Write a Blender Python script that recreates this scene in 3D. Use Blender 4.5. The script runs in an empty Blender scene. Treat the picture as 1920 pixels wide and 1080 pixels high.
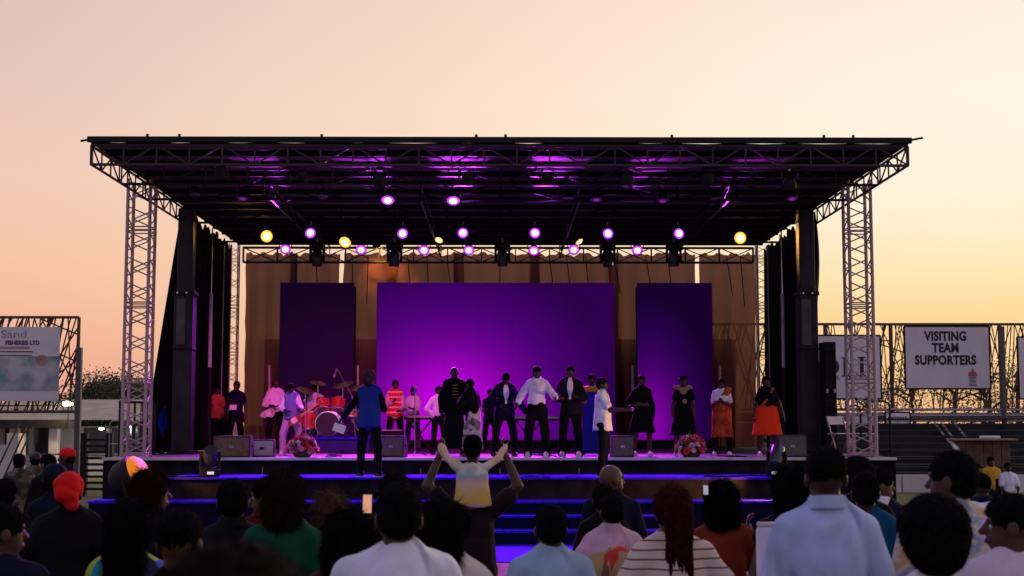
import bpy, bmesh, math, random
import numpy as np
from mathutils import Vector, Matrix, Quaternion

# ------------------------------------------------------------------ camera, sky, sun, exposure
sc = bpy.context.scene
COL = sc.collection
R = math.radians
PITCH, YAW, FPX, CAMZ = R(5.46), R(0.47), 2667.0, 2.0
cam = bpy.data.cameras.new('camera')
cam_o = bpy.data.objects.new('camera', cam)
COL.objects.link(cam_o)
sc.camera = cam_o
cam.lens = 50; cam.sensor_width = 36; cam.clip_end = 3000; cam.clip_start = 0.05
cam_o.location = (0, 0, CAMZ)
cam_o.rotation_euler = (R(90) + PITCH, 0, -YAW)
cam.dof.use_dof = True; cam.dof.focus_distance = 28.0; cam.dof.aperture_fstop = 5.0

world = bpy.data.worlds.new('World'); sc.world = world; world.use_nodes = True
wn = world.node_tree; bg = wn.nodes['Background']
SUN_AZ, SUN_EL = R(42), R(1.5)          # the sun is setting to the right, behind the stage


def srgb(r, g, b):
    f = lambda c: (c / 255 / 12.92) if c / 255 <= 0.04045 else ((c / 255 + 0.055) / 1.055) ** 2.4
    return (f(r), f(g), f(b), 1.0)


def build_sky():
    n, l = wn.nodes, wn.links
    tc = n.new('ShaderNodeTexCoord'); sep = n.new('ShaderNodeSeparateXYZ')
    nrm = n.new('ShaderNodeVectorMath'); nrm.operation = 'NORMALIZE'
    l.new(tc.outputs['Generated'], nrm.inputs[0]); l.new(nrm.outputs[0], sep.inputs[0])
    def math_(op, a, b=None):
        m = n.new('ShaderNodeMath'); m.operation = op
        for i, v in enumerate((a, b)):
            if v is None: continue
            if isinstance(v, (int, float)): m.inputs[i].default_value = v
            else: l.new(v, m.inputs[i])
        return m.outputs[0]
    x, y, z = sep.outputs
    el = math_('ARCSINE', z)
    elf = math_('DIVIDE', math_('MAXIMUM', el, 0.0), R(90))
    elr = math_('POWER', elf, 0.5)                        # more room near the horizon
    hl = math_('SQRT', math_('ADD', math_('MULTIPLY', x, x), math_('MULTIPLY', y, y)))
    dot = math_('ADD', math_('MULTIPLY', x, math.sin(SUN_AZ)), math_('MULTIPLY', y, math.cos(SUN_AZ)))
    ca = math_('DIVIDE', dot, math_('MAXIMUM', hl, 0.001))
    def ramp(stops):
        r = n.new('ShaderNodeValToRGB'); cr = r.color_ramp; cr.interpolation = 'B_SPLINE' if False else 'EASE'
        cr.interpolation = 'LINEAR'
        for i, (e, c) in enumerate(stops):
            p = math.sqrt(e / 90)
            el_ = cr.elements[i] if i < 2 else cr.elements.new(p)
            el_.position = p; el_.color = srgb(*c)
        l.new(elr, r.inputs[0]); return r.outputs[0]
    left = ramp([(0, (222, 150, 136)), (90, (132, 138, 184)), (2, (236, 165, 143)), (6, (246, 190, 158)), (9.5, (240, 200, 180)), (13, (229, 195, 184)), (17, (219, 190, 184)), (40, (172, 166, 184))])
    mid = ramp([(0, (232, 166, 126)), (90, (132, 138, 184)), (4, (249, 204, 158)), (9.5, (253, 225, 195)), (13, (252, 222, 199)), (17, (247, 214, 195)), (40, (190, 181, 190))])
    right = ramp([(0, (226, 165, 122)), (90, (132, 138, 184)), (4.2, (254, 216, 150)), (6, (254, 231, 182)), (9, (255, 245, 221)), (13, (255, 246, 228)), (17, (254, 237, 219)), (40, (212, 198, 194))])
    back = ramp([(0, (150, 136, 162)), (90, (132, 138, 184)), (12, (172, 158, 186)), (30, (158, 158, 198))])
    def mix(f, a, b):
        m = n.new('ShaderNodeMix'); m.data_type = 'RGBA'
        l.new(f, m.inputs[0]); l.new(a, m.inputs[6]); l.new(b, m.inputs[7]); return m.outputs[2]
    def mr(a, b):
        m = n.new('ShaderNodeMapRange'); m.interpolation_type = 'SMOOTHSTEP'
        m.inputs[1].default_value = a; m.inputs[2].default_value = b
        l.new(ca, m.inputs[0]); return m.outputs[0]
    c = mix(mr(-0.3, 0.5), back, left)
    c = mix(mr(0.42, 0.78), c, mid)
    c = mix(mr(0.68, 0.95), c, right)
    cl = n.new('ShaderNodeTexNoise'); cl.inputs['Scale'].default_value = 2.2; cl.inputs['Detail'].default_value = 5; cl.inputs['Distortion'].default_value = .6      # thin high cloud
    cm = n.new('ShaderNodeMapping'); cm.inputs['Scale'].default_value = (1, 1, 4.5); l.new(nrm.outputs[0], cm.inputs[0]); l.new(cm.outputs[0], cl.inputs[0])
    cr_ = n.new('ShaderNodeMapRange'); cr_.inputs[1].default_value = .35; cr_.inputs[2].default_value = .7; cr_.inputs[3].default_value = 0.0; cr_.inputs[4].default_value = .14; l.new(cl.outputs[0], cr_.inputs[0])
    cw = n.new('ShaderNodeMix'); cw.data_type = 'RGBA'; cw.inputs[7].default_value = srgb(226, 196, 186); l.new(cr_.outputs[0], cw.inputs[0]); l.new(c, cw.inputs[6]); c = cw.outputs[2]
    s = n.new('ShaderNodeTexSky'); s.sky_type = 'NISHITA'; s.sun_disc = False
    s.sun_elevation = SUN_EL; s.sun_rotation = SUN_AZ
    add = n.new('ShaderNodeMix'); add.data_type = 'RGBA'; add.blend_type = 'ADD'; add.inputs[0].default_value = 0.01
    l.new(c, add.inputs[6]); l.new(s.outputs[0], add.inputs[7])
    l.new(add.outputs[2], bg.inputs[0]); bg.inputs[1].default_value = 1.0


build_sky()
sun = bpy.data.lights.new('sun', 'SUN'); sun.energy = 0.5; sun.angle = R(8); sun.color = (1.0, 0.72, 0.42)
sun_o = bpy.data.objects.new('sun', sun); COL.objects.link(sun_o)
sd = Vector((math.sin(SUN_AZ) * math.cos(R(4)), math.cos(SUN_AZ) * math.cos(R(4)), math.sin(R(4))))
sun_o.rotation_euler = (-sd).to_track_quat('-Z', 'Y').to_euler(); sun_o.location = sd * 60

sc.view_settings.view_transform = 'Standard'; sc.view_settings.look = 'None'
sc.view_settings.exposure = 0.0; sc.view_settings.gamma = 1.0; sc.view_settings.use_curve_mapping = False
sc.render.engine = 'CYCLES'
sc.cycles.use_denoising = True
sc.cycles.max_bounces = 6; sc.cycles.transparent_max_bounces = 12
sc.cycles.sample_clamp_indirect = 4.0

_F = Vector((math.sin(YAW) * math.cos(PITCH), math.cos(YAW) * math.cos(PITCH), math.sin(PITCH)))
_Rt = Vector((math.cos(YAW), -math.sin(YAW), 0)); _Up = _Rt.cross(_F)


def at(px, py, Y):
    """survey helper: where the sight line through a spot of the photograph meets the plane y = Y (metres)"""
    d = _F + _Rt * ((px - 960) / FPX) + _Up * ((540 - py) / FPX)
    return Vector((0, 0, CAMZ)) + d * (Y / d.y)


# ------------------------------------------------------------------ helpers: tags, materials, meshes
rng = random.Random(11)
WL = {}                                   # world translation of the roots


def tag(o, label=None, cat=None, group=None, kind=None):
    if label: o['label'] = label
    if cat: o['category'] = cat
    if group: o['group'] = group
    if kind: o['kind'] = kind
    return o


def thing(name, loc, label, cat, group=None, rz=0.0):
    o = bpy.data.objects.new(name, None); o.empty_display_size = 0.2
    COL.objects.link(o); o.location = loc; o.rotation_euler = (0, 0, rz)
    WL[o.name] = Vector(loc)
    return tag(o, label, cat, group)


_M = {}


def M(name, col=None, rough=0.6, metal=0.0, noise=None, bump=None, spec=0.5, emit=None, sheen=0.0, wrinkle=False):
    """procedural principled material: base colour with noise variation and fine relief"""
    if name in _M: return _M[name]
    m = bpy.data.materials.new(name); m.use_nodes = True; _M[name] = m
    nt = m.node_tree; n, l = nt.nodes, nt.links; b = n['Principled BSDF']
    b.inputs['Base Color'].default_value = (*col[:3], 1); b.inputs['Roughness'].default_value = rough
    b.inputs['Metallic'].default_value = metal; b.inputs['Specular IOR Level'].default_value = spec
    if sheen: b.inputs['Sheen Weight'].default_value = sheen
    tc = n.new('ShaderNodeTexCoord')
    if noise is None: noise = (6.0, 0.25)
    if noise:
        t = n.new('ShaderNodeTexNoise'); t.inputs['Scale'].default_value = noise[0]; t.inputs['Detail'].default_value = 5
        l.new(tc.outputs['Object'], t.inputs['Vector'])
        r = n.new('ShaderNodeValToRGB'); a = noise[1]
        r.color_ramp.elements[0].position = 0.3; r.color_ramp.elements[1].position = 0.7
        r.color_ramp.elements[0].color = (*[c * (1 - a) for c in col[:3]], 1)
        r.color_ramp.elements[1].color = (*[min(1, c * (1 + a)) for c in col[:3]], 1)
        l.new(t.outputs[0], r.inputs[0]); l.new(r.outputs[0], b.inputs['Base Color'])
    if bump:
        t2 = n.new('ShaderNodeTexNoise'); t2.inputs['Scale'].default_value = bump[0]; t2.inputs['Detail'].default_value = 4
        l.new(tc.outputs['Object'], t2.inputs['Vector'])
        bp = n.new('ShaderNodeBump'); bp.inputs['Strength'].default_value = bump[1]; bp.inputs['Distance'].default_value = 0.02
        hgt = t2.outputs[0]
        if wrinkle:
            t3 = n.new('ShaderNodeTexNoise'); t3.inputs['Scale'].default_value = 3.2; t3.inputs['Detail'].default_value = 1.2; t3.inputs['Distortion'].default_value = 1.1
            mp = n.new('ShaderNodeMapping'); mp.inputs['Scale'].default_value = (1.3, 1.3, .55); mp.inputs['Rotation'].default_value = (0, .4, 0); l.new(tc.outputs['Object'], mp.inputs[0]); l.new(mp.outputs[0], t3.inputs['Vector'])
            ma = n.new('ShaderNodeMath'); ma.operation = 'MULTIPLY_ADD'; ma.inputs[1].default_value = 7.0; l.new(t3.outputs[0], ma.inputs[0]); mb = n.new('ShaderNodeMath'); mb.operation = 'MULTIPLY'; mb.inputs[1].default_value = .12; l.new(t2.outputs[0], mb.inputs[0]); l.new(mb.outputs[0], ma.inputs[2]); hgt = ma.outputs[0]
        l.new(hgt, bp.inputs['Height']); l.new(bp.outputs[0], b.inputs['Normal'])
    if emit:
        b.inputs['Emission Color'].default_value = (*emit[0], 1); b.inputs['Emission Strength'].default_value = emit[1]
    return m


class MB:
    """collects simple shapes and links them as one mesh object"""
    def __init__(s): s.v, s.f = [], []
    def add(s, vs, fs):
        o = len(s.v); s.v += [tuple(v) for v in vs]; s.f += [tuple(i + o for i in f) for f in fs]; return s
    def box(s, c, d, rz=0.0, m=None):
        x, y, z = d[0] / 2, d[1] / 2, d[2] / 2
        vs = [Vector((sx * x, sy * y, sz * z)) for sx in (-1, 1) for sy in (-1, 1) for sz in (-1, 1)]
        rot = m if m is not None else Matrix.Rotation(rz, 3, 'Z')
        vs = [rot @ v + Vector(c) for v in vs]
        return s.add(vs, [(0, 1, 3, 2), (4, 6, 7, 5), (0, 4, 5, 1), (2, 3, 7, 6), (0, 2, 6, 4), (1, 5, 7, 3)])
    def cbox(s, c, d, b=0.02, m=None):
        """box with chamfered edges"""
        x, y, z = d[0] / 2, d[1] / 2, d[2] / 2; b = min(b, x * .9, y * .9, z * .9)
        bm = bmesh.new(); bmesh.ops.create_cube(bm, size=1.0)
        for v in bm.verts: v.co = Vector((v.co.x * d[0], v.co.y * d[1], v.co.z * d[2]))
        bmesh.ops.bevel(bm, geom=list(bm.edges), offset=b, segments=2, affect='EDGES', profile=0.5)
        rot = m if m is not None else Matrix.Identity(3)
        bm.verts.index_update()
        vs = [rot @ v.co + Vector(c) for v in bm.verts]; fs = [[v.index for v in f.verts] for f in bm.faces]
        bm.free(); return s.add(vs, fs)
    def tube(s, pts, r, n=8, caps=True):
        pts = [Vector(p) for p in pts]; k = len(pts)
        rs = r if isinstance(r, (list, tuple)) else [r] * k
        rings = []; prev = None
        for i, p in enumerate(pts):
            t = (pts[min(i + 1, k - 1)] - pts[max(i - 1, 0)]).normalized()
            if prev is None: prev = t.orthogonal().normalized()
            u = (prev - t * prev.dot(t))
            u = u.normalized() if u.length > 1e-6 else t.orthogonal().normalized()
            prev = u; w = t.cross(u)
            rings.append([p + (u * math.cos(2 * math.pi * j / n) + w * math.sin(2 * math.pi * j / n)) * rs[i] for j in range(n)])
        vs = [v for q in rings for v in q]
        fs = [(i * n + j, i * n + (j + 1) % n, (i + 1) * n + (j + 1) % n, (i + 1) * n + j) for i in range(k - 1) for j in range(n)]
        if caps: fs += [tuple(reversed(range(n))), tuple(range((k - 1) * n, k * n))]
        return s.add(vs, fs)
    def lathe(s, prof, n=20, c=(0, 0, 0), m=None):
        """profile [(r, h)] turned round local Z, closed at both ends"""
        rot = m if m is not None else Matrix.Identity(3); c = Vector(c)
        vs = [rot @ Vector((r * math.cos(2 * math.pi * j / n), r * math.sin(2 * math.pi * j / n), h)) + c for r, h in prof for j in range(n)]
        k = len(prof)
        fs = [(i * n + j, i * n + (j + 1) % n, (i + 1) * n + (j + 1) % n, (i + 1) * n + j) for i in range(k - 1) for j in range(n)]
        fs += [tuple(reversed(range(n))), tuple(range((k - 1) * n, k * n))]
        return s.add(vs, fs)
    def prism(s, poly, y0, y1, m=None, c=(0, 0, 0)):
        """polygon [(x, z)] extruded along local Y"""
        rot = m if m is not None else Matrix.Identity(3); c = Vector(c); k = len(poly)
        vs = [rot @ Vector((x, y, z)) + c for y in (y0, y1) for x, z in poly]
        fs = [tuple(range(k)), tuple(reversed(range(k, 2 * k)))] + [(i, k + i, k + (i + 1) % k, (i + 1) % k) for i in range(k)]
        return s.add(vs, fs)
    def ball(s, c, r, n=10, k=6):
        r = r if isinstance(r, (list, tuple)) else (r, r, r)
        vs = []; c = Vector(c)
        for i in range(1, k):
            a = math.pi * i / k
            for j in range(n):
                b = 2 * math.pi * j / n
                vs.append(c + Vector((r[0] * math.sin(a) * math.cos(b), r[1] * math.sin(a) * math.sin(b), r[2] * math.cos(a))))
        vs += [c + Vector((0, 0, r[2])), c - Vector((0, 0, r[2]))]; T, B = len(vs) - 2, len(vs) - 1
        fs = [(i * n + j, (i + 1) * n + j, (i + 1) * n + (j + 1) % n, i * n + (j + 1) % n) for i in range(k - 2) for j in range(n)]
        fs += [(T, j, (j + 1) % n) for j in range(n)] + [(B, (k - 2) * n + (j + 1) % n, (k - 2) * n + j) for j in range(n)]
        return s.add(vs, fs)
    def mesh(s, name, mat, smooth=False):
        me = bpy.data.meshes.new(name); me.from_pydata(s.v, [], s.f); me.update()
        me.materials.append(mat)
        if smooth:
            me.polygons.foreach_set('use_smooth', [True] * len(me.polygons))
            try: me.set_sharp_from_angle(angle=R(40))
            except Exception: pass
        return me
    def build(s, name, mat, parent=None, smooth=False, local=False):
        return link(name, s.mesh(name, mat, smooth), parent, local)


def link(name, me, parent=None, local=False):
    o = bpy.data.objects.new(name, me); COL.objects.link(o)
    WL[o.name] = Vector((0, 0, 0))
    if parent:
        o.parent = parent
        if not local: o.location = -WL[parent.name]
    return o


_unit = {}


def rod(name, p, q, r, mat, parent, n=7, square=False):
    """a straight member from p to q; alike members share one unit mesh"""
    key = (mat.name, n, square)
    if key not in _unit:
        b = MB()
        if square: b.box((0, 0, .5), (2, 2, 1))
        else: b.tube([(0, 0, 0), (0, 0, 1)], 1.0, n)
        _unit[key] = b.mesh('member_' + mat.name, mat, not square)
    p, q = Vector(p), Vector(q); d = q - p
    o = bpy.data.objects.new(name, _unit[key]); COL.objects.link(o); o.parent = parent
    off = WL[parent.name]
    if square:
        z = d.normalized(); x = Vector((0, 0, 1)).cross(z)
        if x.length < 1e-4: x = Vector((1, 0, 0))
        x.normalize(); y = z.cross(x)
        rotm = Matrix((x, y, z)).transposed().to_4x4()
    else:
        rotm = d.to_track_quat('Z', 'Y').to_matrix().to_4x4()
    o.matrix_basis = Matrix.Translation(p - off) @ rotm @ Matrix.Diagonal((r, r, d.length, 1))
    return o


def text(name, body, size, c, mat, parent, sx=1.0, bold=0.0, sp=1.0, align='CENTER'):
    """lettering facing the camera side (-y), a thin raised mesh"""
    cu = bpy.data.curves.new(name, 'FONT'); cu.body = body; cu.size = size; cu.align_x = align; cu.align_y = 'CENTER'
    cu.extrude = 0.004; cu.offset = bold; cu.space_character = sp; cu.resolution_u = 3
    t = bpy.data.objects.new('tmp', cu); COL.objects.link(t)
    bpy.context.view_layer.update()
    me = bpy.data.meshes.new_from_object(t.evaluated_get(bpy.context.evaluated_depsgraph_get()))
    bpy.data.objects.remove(t); bpy.data.curves.remove(cu)
    me.transform(Matrix.Translation(Vector(c)) @ Matrix.Rotation(R(90), 4, 'X') @ Matrix.Diagonal((sx, 1, 1, 1)))
    me.materials.clear(); me.materials.append(mat)
    return link(name, me, parent)


ORD = ['first', 'second', 'third', 'fourth', 'fifth', 'sixth', 'seventh', 'eighth', 'ninth', 'tenth', 'eleventh', 'twelfth']

# materials of the place
m_black_steel = M('black_steel', (.010, .009, .010), .6, .1, (5, .35), (30, .1), spec=.25)
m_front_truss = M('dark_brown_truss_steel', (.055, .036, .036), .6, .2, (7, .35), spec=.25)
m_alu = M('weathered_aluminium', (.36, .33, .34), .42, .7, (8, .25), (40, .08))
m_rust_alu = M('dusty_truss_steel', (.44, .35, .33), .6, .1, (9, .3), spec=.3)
m_deck = M('stage_deck', (.075, .062, .07), .55, 0, (1.2, .45), (25, .12), spec=.25)
m_black = M('matte_black', (.008, .007, .009), .8, 0, (4, .4), (18, .1), spec=.2)
m_skirt = M('black_skirt_cloth', (.013, .011, .013), .95, 0, (2, .5), (10, .3), spec=.1)
m_trim = M('pale_edge_trim', (.62, .56, .56), .4, .2, (4, .15))
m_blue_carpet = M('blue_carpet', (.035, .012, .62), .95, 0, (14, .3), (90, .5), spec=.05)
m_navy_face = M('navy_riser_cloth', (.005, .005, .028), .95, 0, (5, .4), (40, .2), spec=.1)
m_canopy = M('canopy_vinyl', (.10, .065, .085), .7, 0, (1.5, .35), (5, .4), spec=.1)
m_grey_col = M('grey_steel_column', (.026, .024, .026), .6, .2, (3, .4), (20, .1), spec=.3)
m_wall = M('white_painted_wall', (.62, .56, .56), .85, 0, (1.2, .14), (12, .25))
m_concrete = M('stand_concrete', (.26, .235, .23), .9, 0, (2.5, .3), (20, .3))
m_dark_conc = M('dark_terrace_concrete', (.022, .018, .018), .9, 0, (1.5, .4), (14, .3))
m_fence = M('fence_bar_steel', (.10, .05, .04), .6, .2, (6, .3))
m_board = M('sign_board_paint', (.70, .63, .63), .7, 0, (1.5, .07), (30, .05))
m_ink = M('sign_ink', (.03, .024, .028), .8, 0, (8, .2))
m_white_paper = M('white_paper', (.75, .72, .72), .8, 0, (3, .05))
m_chrome = M('bright_chrome', (.7, .68, .7), .2, 1.0, (5, .1))


def ground_material():
    m = bpy.data.materials.new('trodden_grass'); m.use_nodes = True; _M['grass'] = m
    n, l = m.node_tree.nodes, m.node_tree.links; b = n['Principled BSDF']; b.inputs['Roughness'].default_value = .95
    tc = n.new('ShaderNodeTexCoord'); big = n.new('ShaderNodeTexNoise'); big.inputs['Scale'].default_value = .35; big.inputs['Detail'].default_value = 8
    fine = n.new('ShaderNodeTexNoise'); fine.inputs['Scale'].default_value = 9; fine.inputs['Detail'].default_value = 6
    l.new(tc.outputs['Object'], big.inputs[0]); l.new(tc.outputs['Object'], fine.inputs[0])
    r1 = n.new('ShaderNodeValToRGB'); r1.color_ramp.elements[0].color = (.075, .085, .018, 1); r1.color_ramp.elements[1].color = (.18, .18, .035, 1)
    r1.color_ramp.elements[0].position = .35; r1.color_ramp.elements[1].position = .7
    l.new(fine.outputs[0], r1.inputs[0])
    mx = n.new('ShaderNodeMix'); mx.data_type = 'RGBA'; mx.inputs[7].default_value = (.17, .12, .08, 1)
    r2 = n.new('ShaderNodeValToRGB'); r2.color_ramp.elements[0].position = .52; r2.color_ramp.elements[1].position = .68
    l.new(big.outputs[0], r2.inputs[0]); l.new(r2.outputs[0], mx.inputs[0]); l.new(r1.outputs[0], mx.inputs[6]); l.new(mx.outputs[2], b.inputs[0])
    bp = n.new('ShaderNodeBump'); bp.inputs['Distance'].default_value = .05; l.new(fine.outputs[0], bp.inputs['Height']); l.new(bp.outputs[0], b.inputs['Normal'])
    return m


# ------------------------------------------------------------------ the setting
g = MB(); N = 24
xs = [-900, -300, -120, -60] + [-40 + 5 * i for i in range(17)] + [60, 120, 300, 900]
ys = [-60, -20, -6] + [4 * i for i in range(16)] + [80, 140, 300, 900, 1600]
g.add([(x, y, 0.0) for y in ys for x in xs], [(j * len(xs) + i, j * len(xs) + i + 1, (j + 1) * len(xs) + i + 1, (j + 1) * len(xs) + i) for j in range(len(ys) - 1) for i in range(len(xs) - 1)])
tag(g.build('ground', ground_material()), kind='structure')

# ------------------------------------------------------------------ the stage
DZ, Y0, YB, HW = 1.35, 27.5, 39.6, 7.63       # deck height, front edge, back edge, half width
st = thing('stage_platform', (0, Y0, 0), 'long dark stage deck with a pale front edge strip that the band stands on', 'stage')
dk = MB(); nx, ny = 12, 9
for i in range(nx):
    for j in range(ny):
        pass
for i in range(nx):                            # deck boards, each a plate with a narrow joint
    for j in range(ny):
        x0 = -HW + 2 * HW * i / nx; y0 = Y0 + (YB - Y0) * j / ny; w = 2 * HW / nx; h = (YB - Y0) / ny
        if (i, j) == (0, 0):
            deck_me = MB().cbox((0, 0, 0), (w - .006, h - .006, .05), .004).mesh('deck_plate', m_deck)
        o = bpy.data.objects.new('deck_plate', deck_me); COL.objects.link(o); o.parent = st
        o.location = Vector((x0 + w / 2, y0 + h / 2, DZ - .025)) - WL[st.name]
MB().box((0, (Y0 + YB) / 2 + .2, DZ - .12), (2 * HW - .1, YB - Y0 - .5, .12)).build('deck_frame', m_black_steel, st)
for i in range(10):                            # cloth skirt in separate drops
    x0 = -HW + .02 + (2 * HW - .04) * i / 10; w = (2 * HW - .04) / 10 - .01
    b = MB(); k = 14
    vs = []
    for a in range(k + 1):
        yy = Y0 + .06 + .018 * math.sin(a * 2.3 + i)
        vs += [(x0 + w * a / k, yy, .02), (x0 + w * a / k, yy + .01, DZ - .055)]
    b.add(vs, [(2 * a, 2 * a + 2, 2 * a + 3, 2 * a + 1) for a in range(k)])
    b.build('skirt_drop', m_skirt, st, True)
MB().cbox((0, Y0 - .012, DZ - .018), (2 * HW, .03, .055), .006).build('edge_strip', m_trim, st)
for s in (-1, 1): MB().box((s * (HW - .01), (Y0 + YB) / 2, DZ / 2), (.03, YB - Y0 - .2, DZ - .12)).build('side_skirt', m_skirt, st)
for i in range(8): rod('support_leg', (-HW + .6 + i * 2.05, Y0 + 1.2, 0), (-HW + .6 + i * 2.05, Y0 + 1.2, DZ - .18), .05, m_black_steel, st, square=True)

# lower apron and the tiers in front of it
ap = thing('stage_apron', (0, 26.5, 0), 'blue carpeted apron step running along the front of the stage deck', 'stage step')
AX0, AX1 = at(312, 890, 25.7).x, at(1482, 890, 25.7).x
MB().cbox(((AX0 + AX1) / 2, 26.55, 1.03), (AX1 - AX0, 1.86, .04), .008).build('carpet_top', m_blue_carpet, ap)
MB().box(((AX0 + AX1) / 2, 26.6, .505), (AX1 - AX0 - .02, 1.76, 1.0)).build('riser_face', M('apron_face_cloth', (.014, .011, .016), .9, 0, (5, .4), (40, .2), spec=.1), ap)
t2 = thing('stage_tier', (0, 25.2, 0), 'wide lower carpeted tier below the blue apron, reaching furthest left', 'stage step')
TX0, TX1 = at(165, 940, 24.9).x, at(1478, 940, 24.9).x
MB().cbox(((TX0 + TX1) / 2, 25.235, .65), (TX1 - TX0, .77, .04), .008).build('carpet_top', m_blue_carpet, t2)
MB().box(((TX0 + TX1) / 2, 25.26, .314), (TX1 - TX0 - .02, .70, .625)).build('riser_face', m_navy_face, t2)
stp = thing('stage_stairs', (1.2, 24, 0), 'blue carpeted centre stairs leading up to the stage tiers', 'stairs')
SX0, SX1 = at(800, 980, 24.2).x, at(1240, 980, 24.2).x
for zt, ya, yb in ((.454, 24.35, 24.84), (.238, 23.88, 24.34)):
    MB().cbox(((SX0 + SX1) / 2, (ya + yb) / 2, zt - .02), (SX1 - SX0, yb - ya, .04), .008).build('tread', m_blue_carpet, stp)
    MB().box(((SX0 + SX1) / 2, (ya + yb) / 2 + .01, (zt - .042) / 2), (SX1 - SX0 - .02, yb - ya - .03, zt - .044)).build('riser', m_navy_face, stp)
tag(MB().box(((SX0 + SX1) / 2, 22.35, .008), (SX1 - SX0 + .5, 3.0, .012)).build('blue_carpet', m_blue_carpet), 'blue carpet lying on the ground at the foot of the centre stairs', 'carpet')

# roof: canopy, trusses
RY0, RY1, RX, RZT, RZB = 24.2, 38.2, 7.05, 6.86, 6.44
rf = thing('stage_roof', (0, RY0, 6.4), 'flat dark canopy roof with lattice trusses spanning above the stage', 'roof')
cv = MB(); k = 28; vs, fs = [], []
prof = [(RY0 - .02, 6.80), (RY0 + .35, 6.83), (RY0 + .8, 6.87)] + [(RY0 + .8 + (RY1 - RY0 - .8) * i / 14, 6.88 + (.012 if i % 2 else -.012)) for i in range(1, 15)]
for y, z in prof:
    for i in range(k + 1):
        x = -RX + 2 * RX * i / k
        vs.append((x, y, z - .02 * abs(math.sin(i * math.pi / 2 + .4)) + rng.uniform(-.006, .006)))
fs = [(j * (k + 1) + i, (j + 1) * (k + 1) + i, (j + 1) * (k + 1) + i + 1, j * (k + 1) + i + 1) for j in range(len(prof) - 1) for i in range(k)]
cv.add(vs, fs)
cv.add([(x, y, z + .035) for x, y, z in vs], [tuple(reversed(f)) for f in fs])
cv.build('canopy', m_canopy, rf, True)
MB().cbox((0, RY0 - .05, 6.87), (2 * RX + .1, .07, .1), .01).build('front_rail', m_black_steel, rf)
for s in (-1, 1): MB().cbox((s * (RX + .02), (RY0 + RY1) / 2, 6.88), (.06, RY1 - RY0, .08), .01).build('side_rail', m_black_steel, rf)
for px_ in (276, 336, 603, 893, 948, 1260, 1545, 1600): rod('rail_peg', (at(px_, 262, RY0).x, RY0, 6.92), (at(px_, 262, RY0).x, RY0, 6.975), .025, m_black_steel, rf)
rod('rail_peg', (-RX - .18, RY0, 6.85), (-RX, RY0, 6.88), .02, m_black_steel, rf); rod('rail_peg', (RX, RY0, 6.88), (RX + .26, RY0, 6.93), .02, m_black_steel, rf)
for y in [RY0 + .82 + i * 1.05 for i in range(13)]:
    MB().box((0, y, 6.795), (2 * RX - .1, .07, .105)).build('purlin', m_black_steel, rf)


def ladder(p, q, zt, zb, bay, mat, parent, r=.03, rb=.018, pat=1, flip=0):
    """flat lattice truss between two points: chords, uprights and diagonals, each a member"""
    p, q = Vector(p), Vector(q); L = (q - p).length; n = max(2, round(L / bay)); up = lambda t, z: Vector((p.x + (q.x - p.x) * t, p.y + (q.y - p.y) * t, z))
    rod('chord', up(0, zt), up(1, zt), r, mat, parent); rod('chord', up(0, zb), up(1, zb), r, mat, parent)
    for i in range(n + 1): rod('upright', up(i / n, zb), up(i / n, zt), rb, mat, parent)
    for i in range(n):
        a, b = (zt, zb) if (i // pat + flip) % 2 == 0 else (zb, zt)
        if pat == 2 and i % 2: continue
        e = min(1, (i + pat) / n)
        rod('diagonal', up(i / n, a), up(e, b), rb, mat, parent)


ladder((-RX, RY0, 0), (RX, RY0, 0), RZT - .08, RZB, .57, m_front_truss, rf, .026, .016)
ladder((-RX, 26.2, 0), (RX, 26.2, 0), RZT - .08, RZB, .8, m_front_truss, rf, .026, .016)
for y in (28.0, 31.3, 34.6): ladder((-RX, y, 0), (RX, y, 0), RZT - .08, RZB, 1.2, m_black_steel, rf, .026, .016)
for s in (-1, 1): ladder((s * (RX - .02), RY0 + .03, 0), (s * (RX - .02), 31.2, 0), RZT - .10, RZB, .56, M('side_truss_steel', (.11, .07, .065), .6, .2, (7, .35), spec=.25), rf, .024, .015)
for x in (-4.6, -1.6, 1.6, 4.6): ladder((x, 28.1, 0), (x, RY1 - .1, 0), RZT - .1, RZB + .03, 1.3, m_black_steel, rf, .02, .014)


def tower(name, x, y, z0, z1, w, bay, mat, label, group, r=.03, rb=.014, sub=0):
    """square lattice mast: four tubes, crossed laces, paired rungs"""
    t = thing(name, (x, y, z0), label, 'truss tower', group)
    cs = [(x - w / 2, y - w / 2), (x + w / 2, y - w / 2), (x + w / 2, y + w / 2), (x - w / 2, y + w / 2)]
    for c in cs: rod('tube', (*c, z0), (*c, z1), r, mat, t, 8)
    n = max(1, round((z1 - z0) / bay)); h = (z1 - z0) / n
    for i in range(n):
        za, zb = z0 + i * h, z0 + (i + 1) * h
        for a in range(4):
            A, B = cs[a], cs[(a + 1) % 4]
            if i % 3 == 0:
                rod('rung', (*A, za + .04), (*B, za + .04), rb, mat, t, 6); rod('rung', (*A, za - .04 if i else za + .08), (*B, za - .04 if i else za + .08), rb, mat, t, 6)
            u = (a + i) % 2
            rod('lace', (*A, za + .06 if u else zb - .06), (*B, (za + zb) / 2), rb, mat, t, 6)
            rod('lace', (*B, (za + zb) / 2), (*A, zb - .06 if u else za + .06), rb, mat, t, 6)
    for a in cs: MB().cbox((a[0], a[1], z0 + .015), (.16, .16, .03), .005).build('base_plate', mat, t)
    return t


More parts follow.
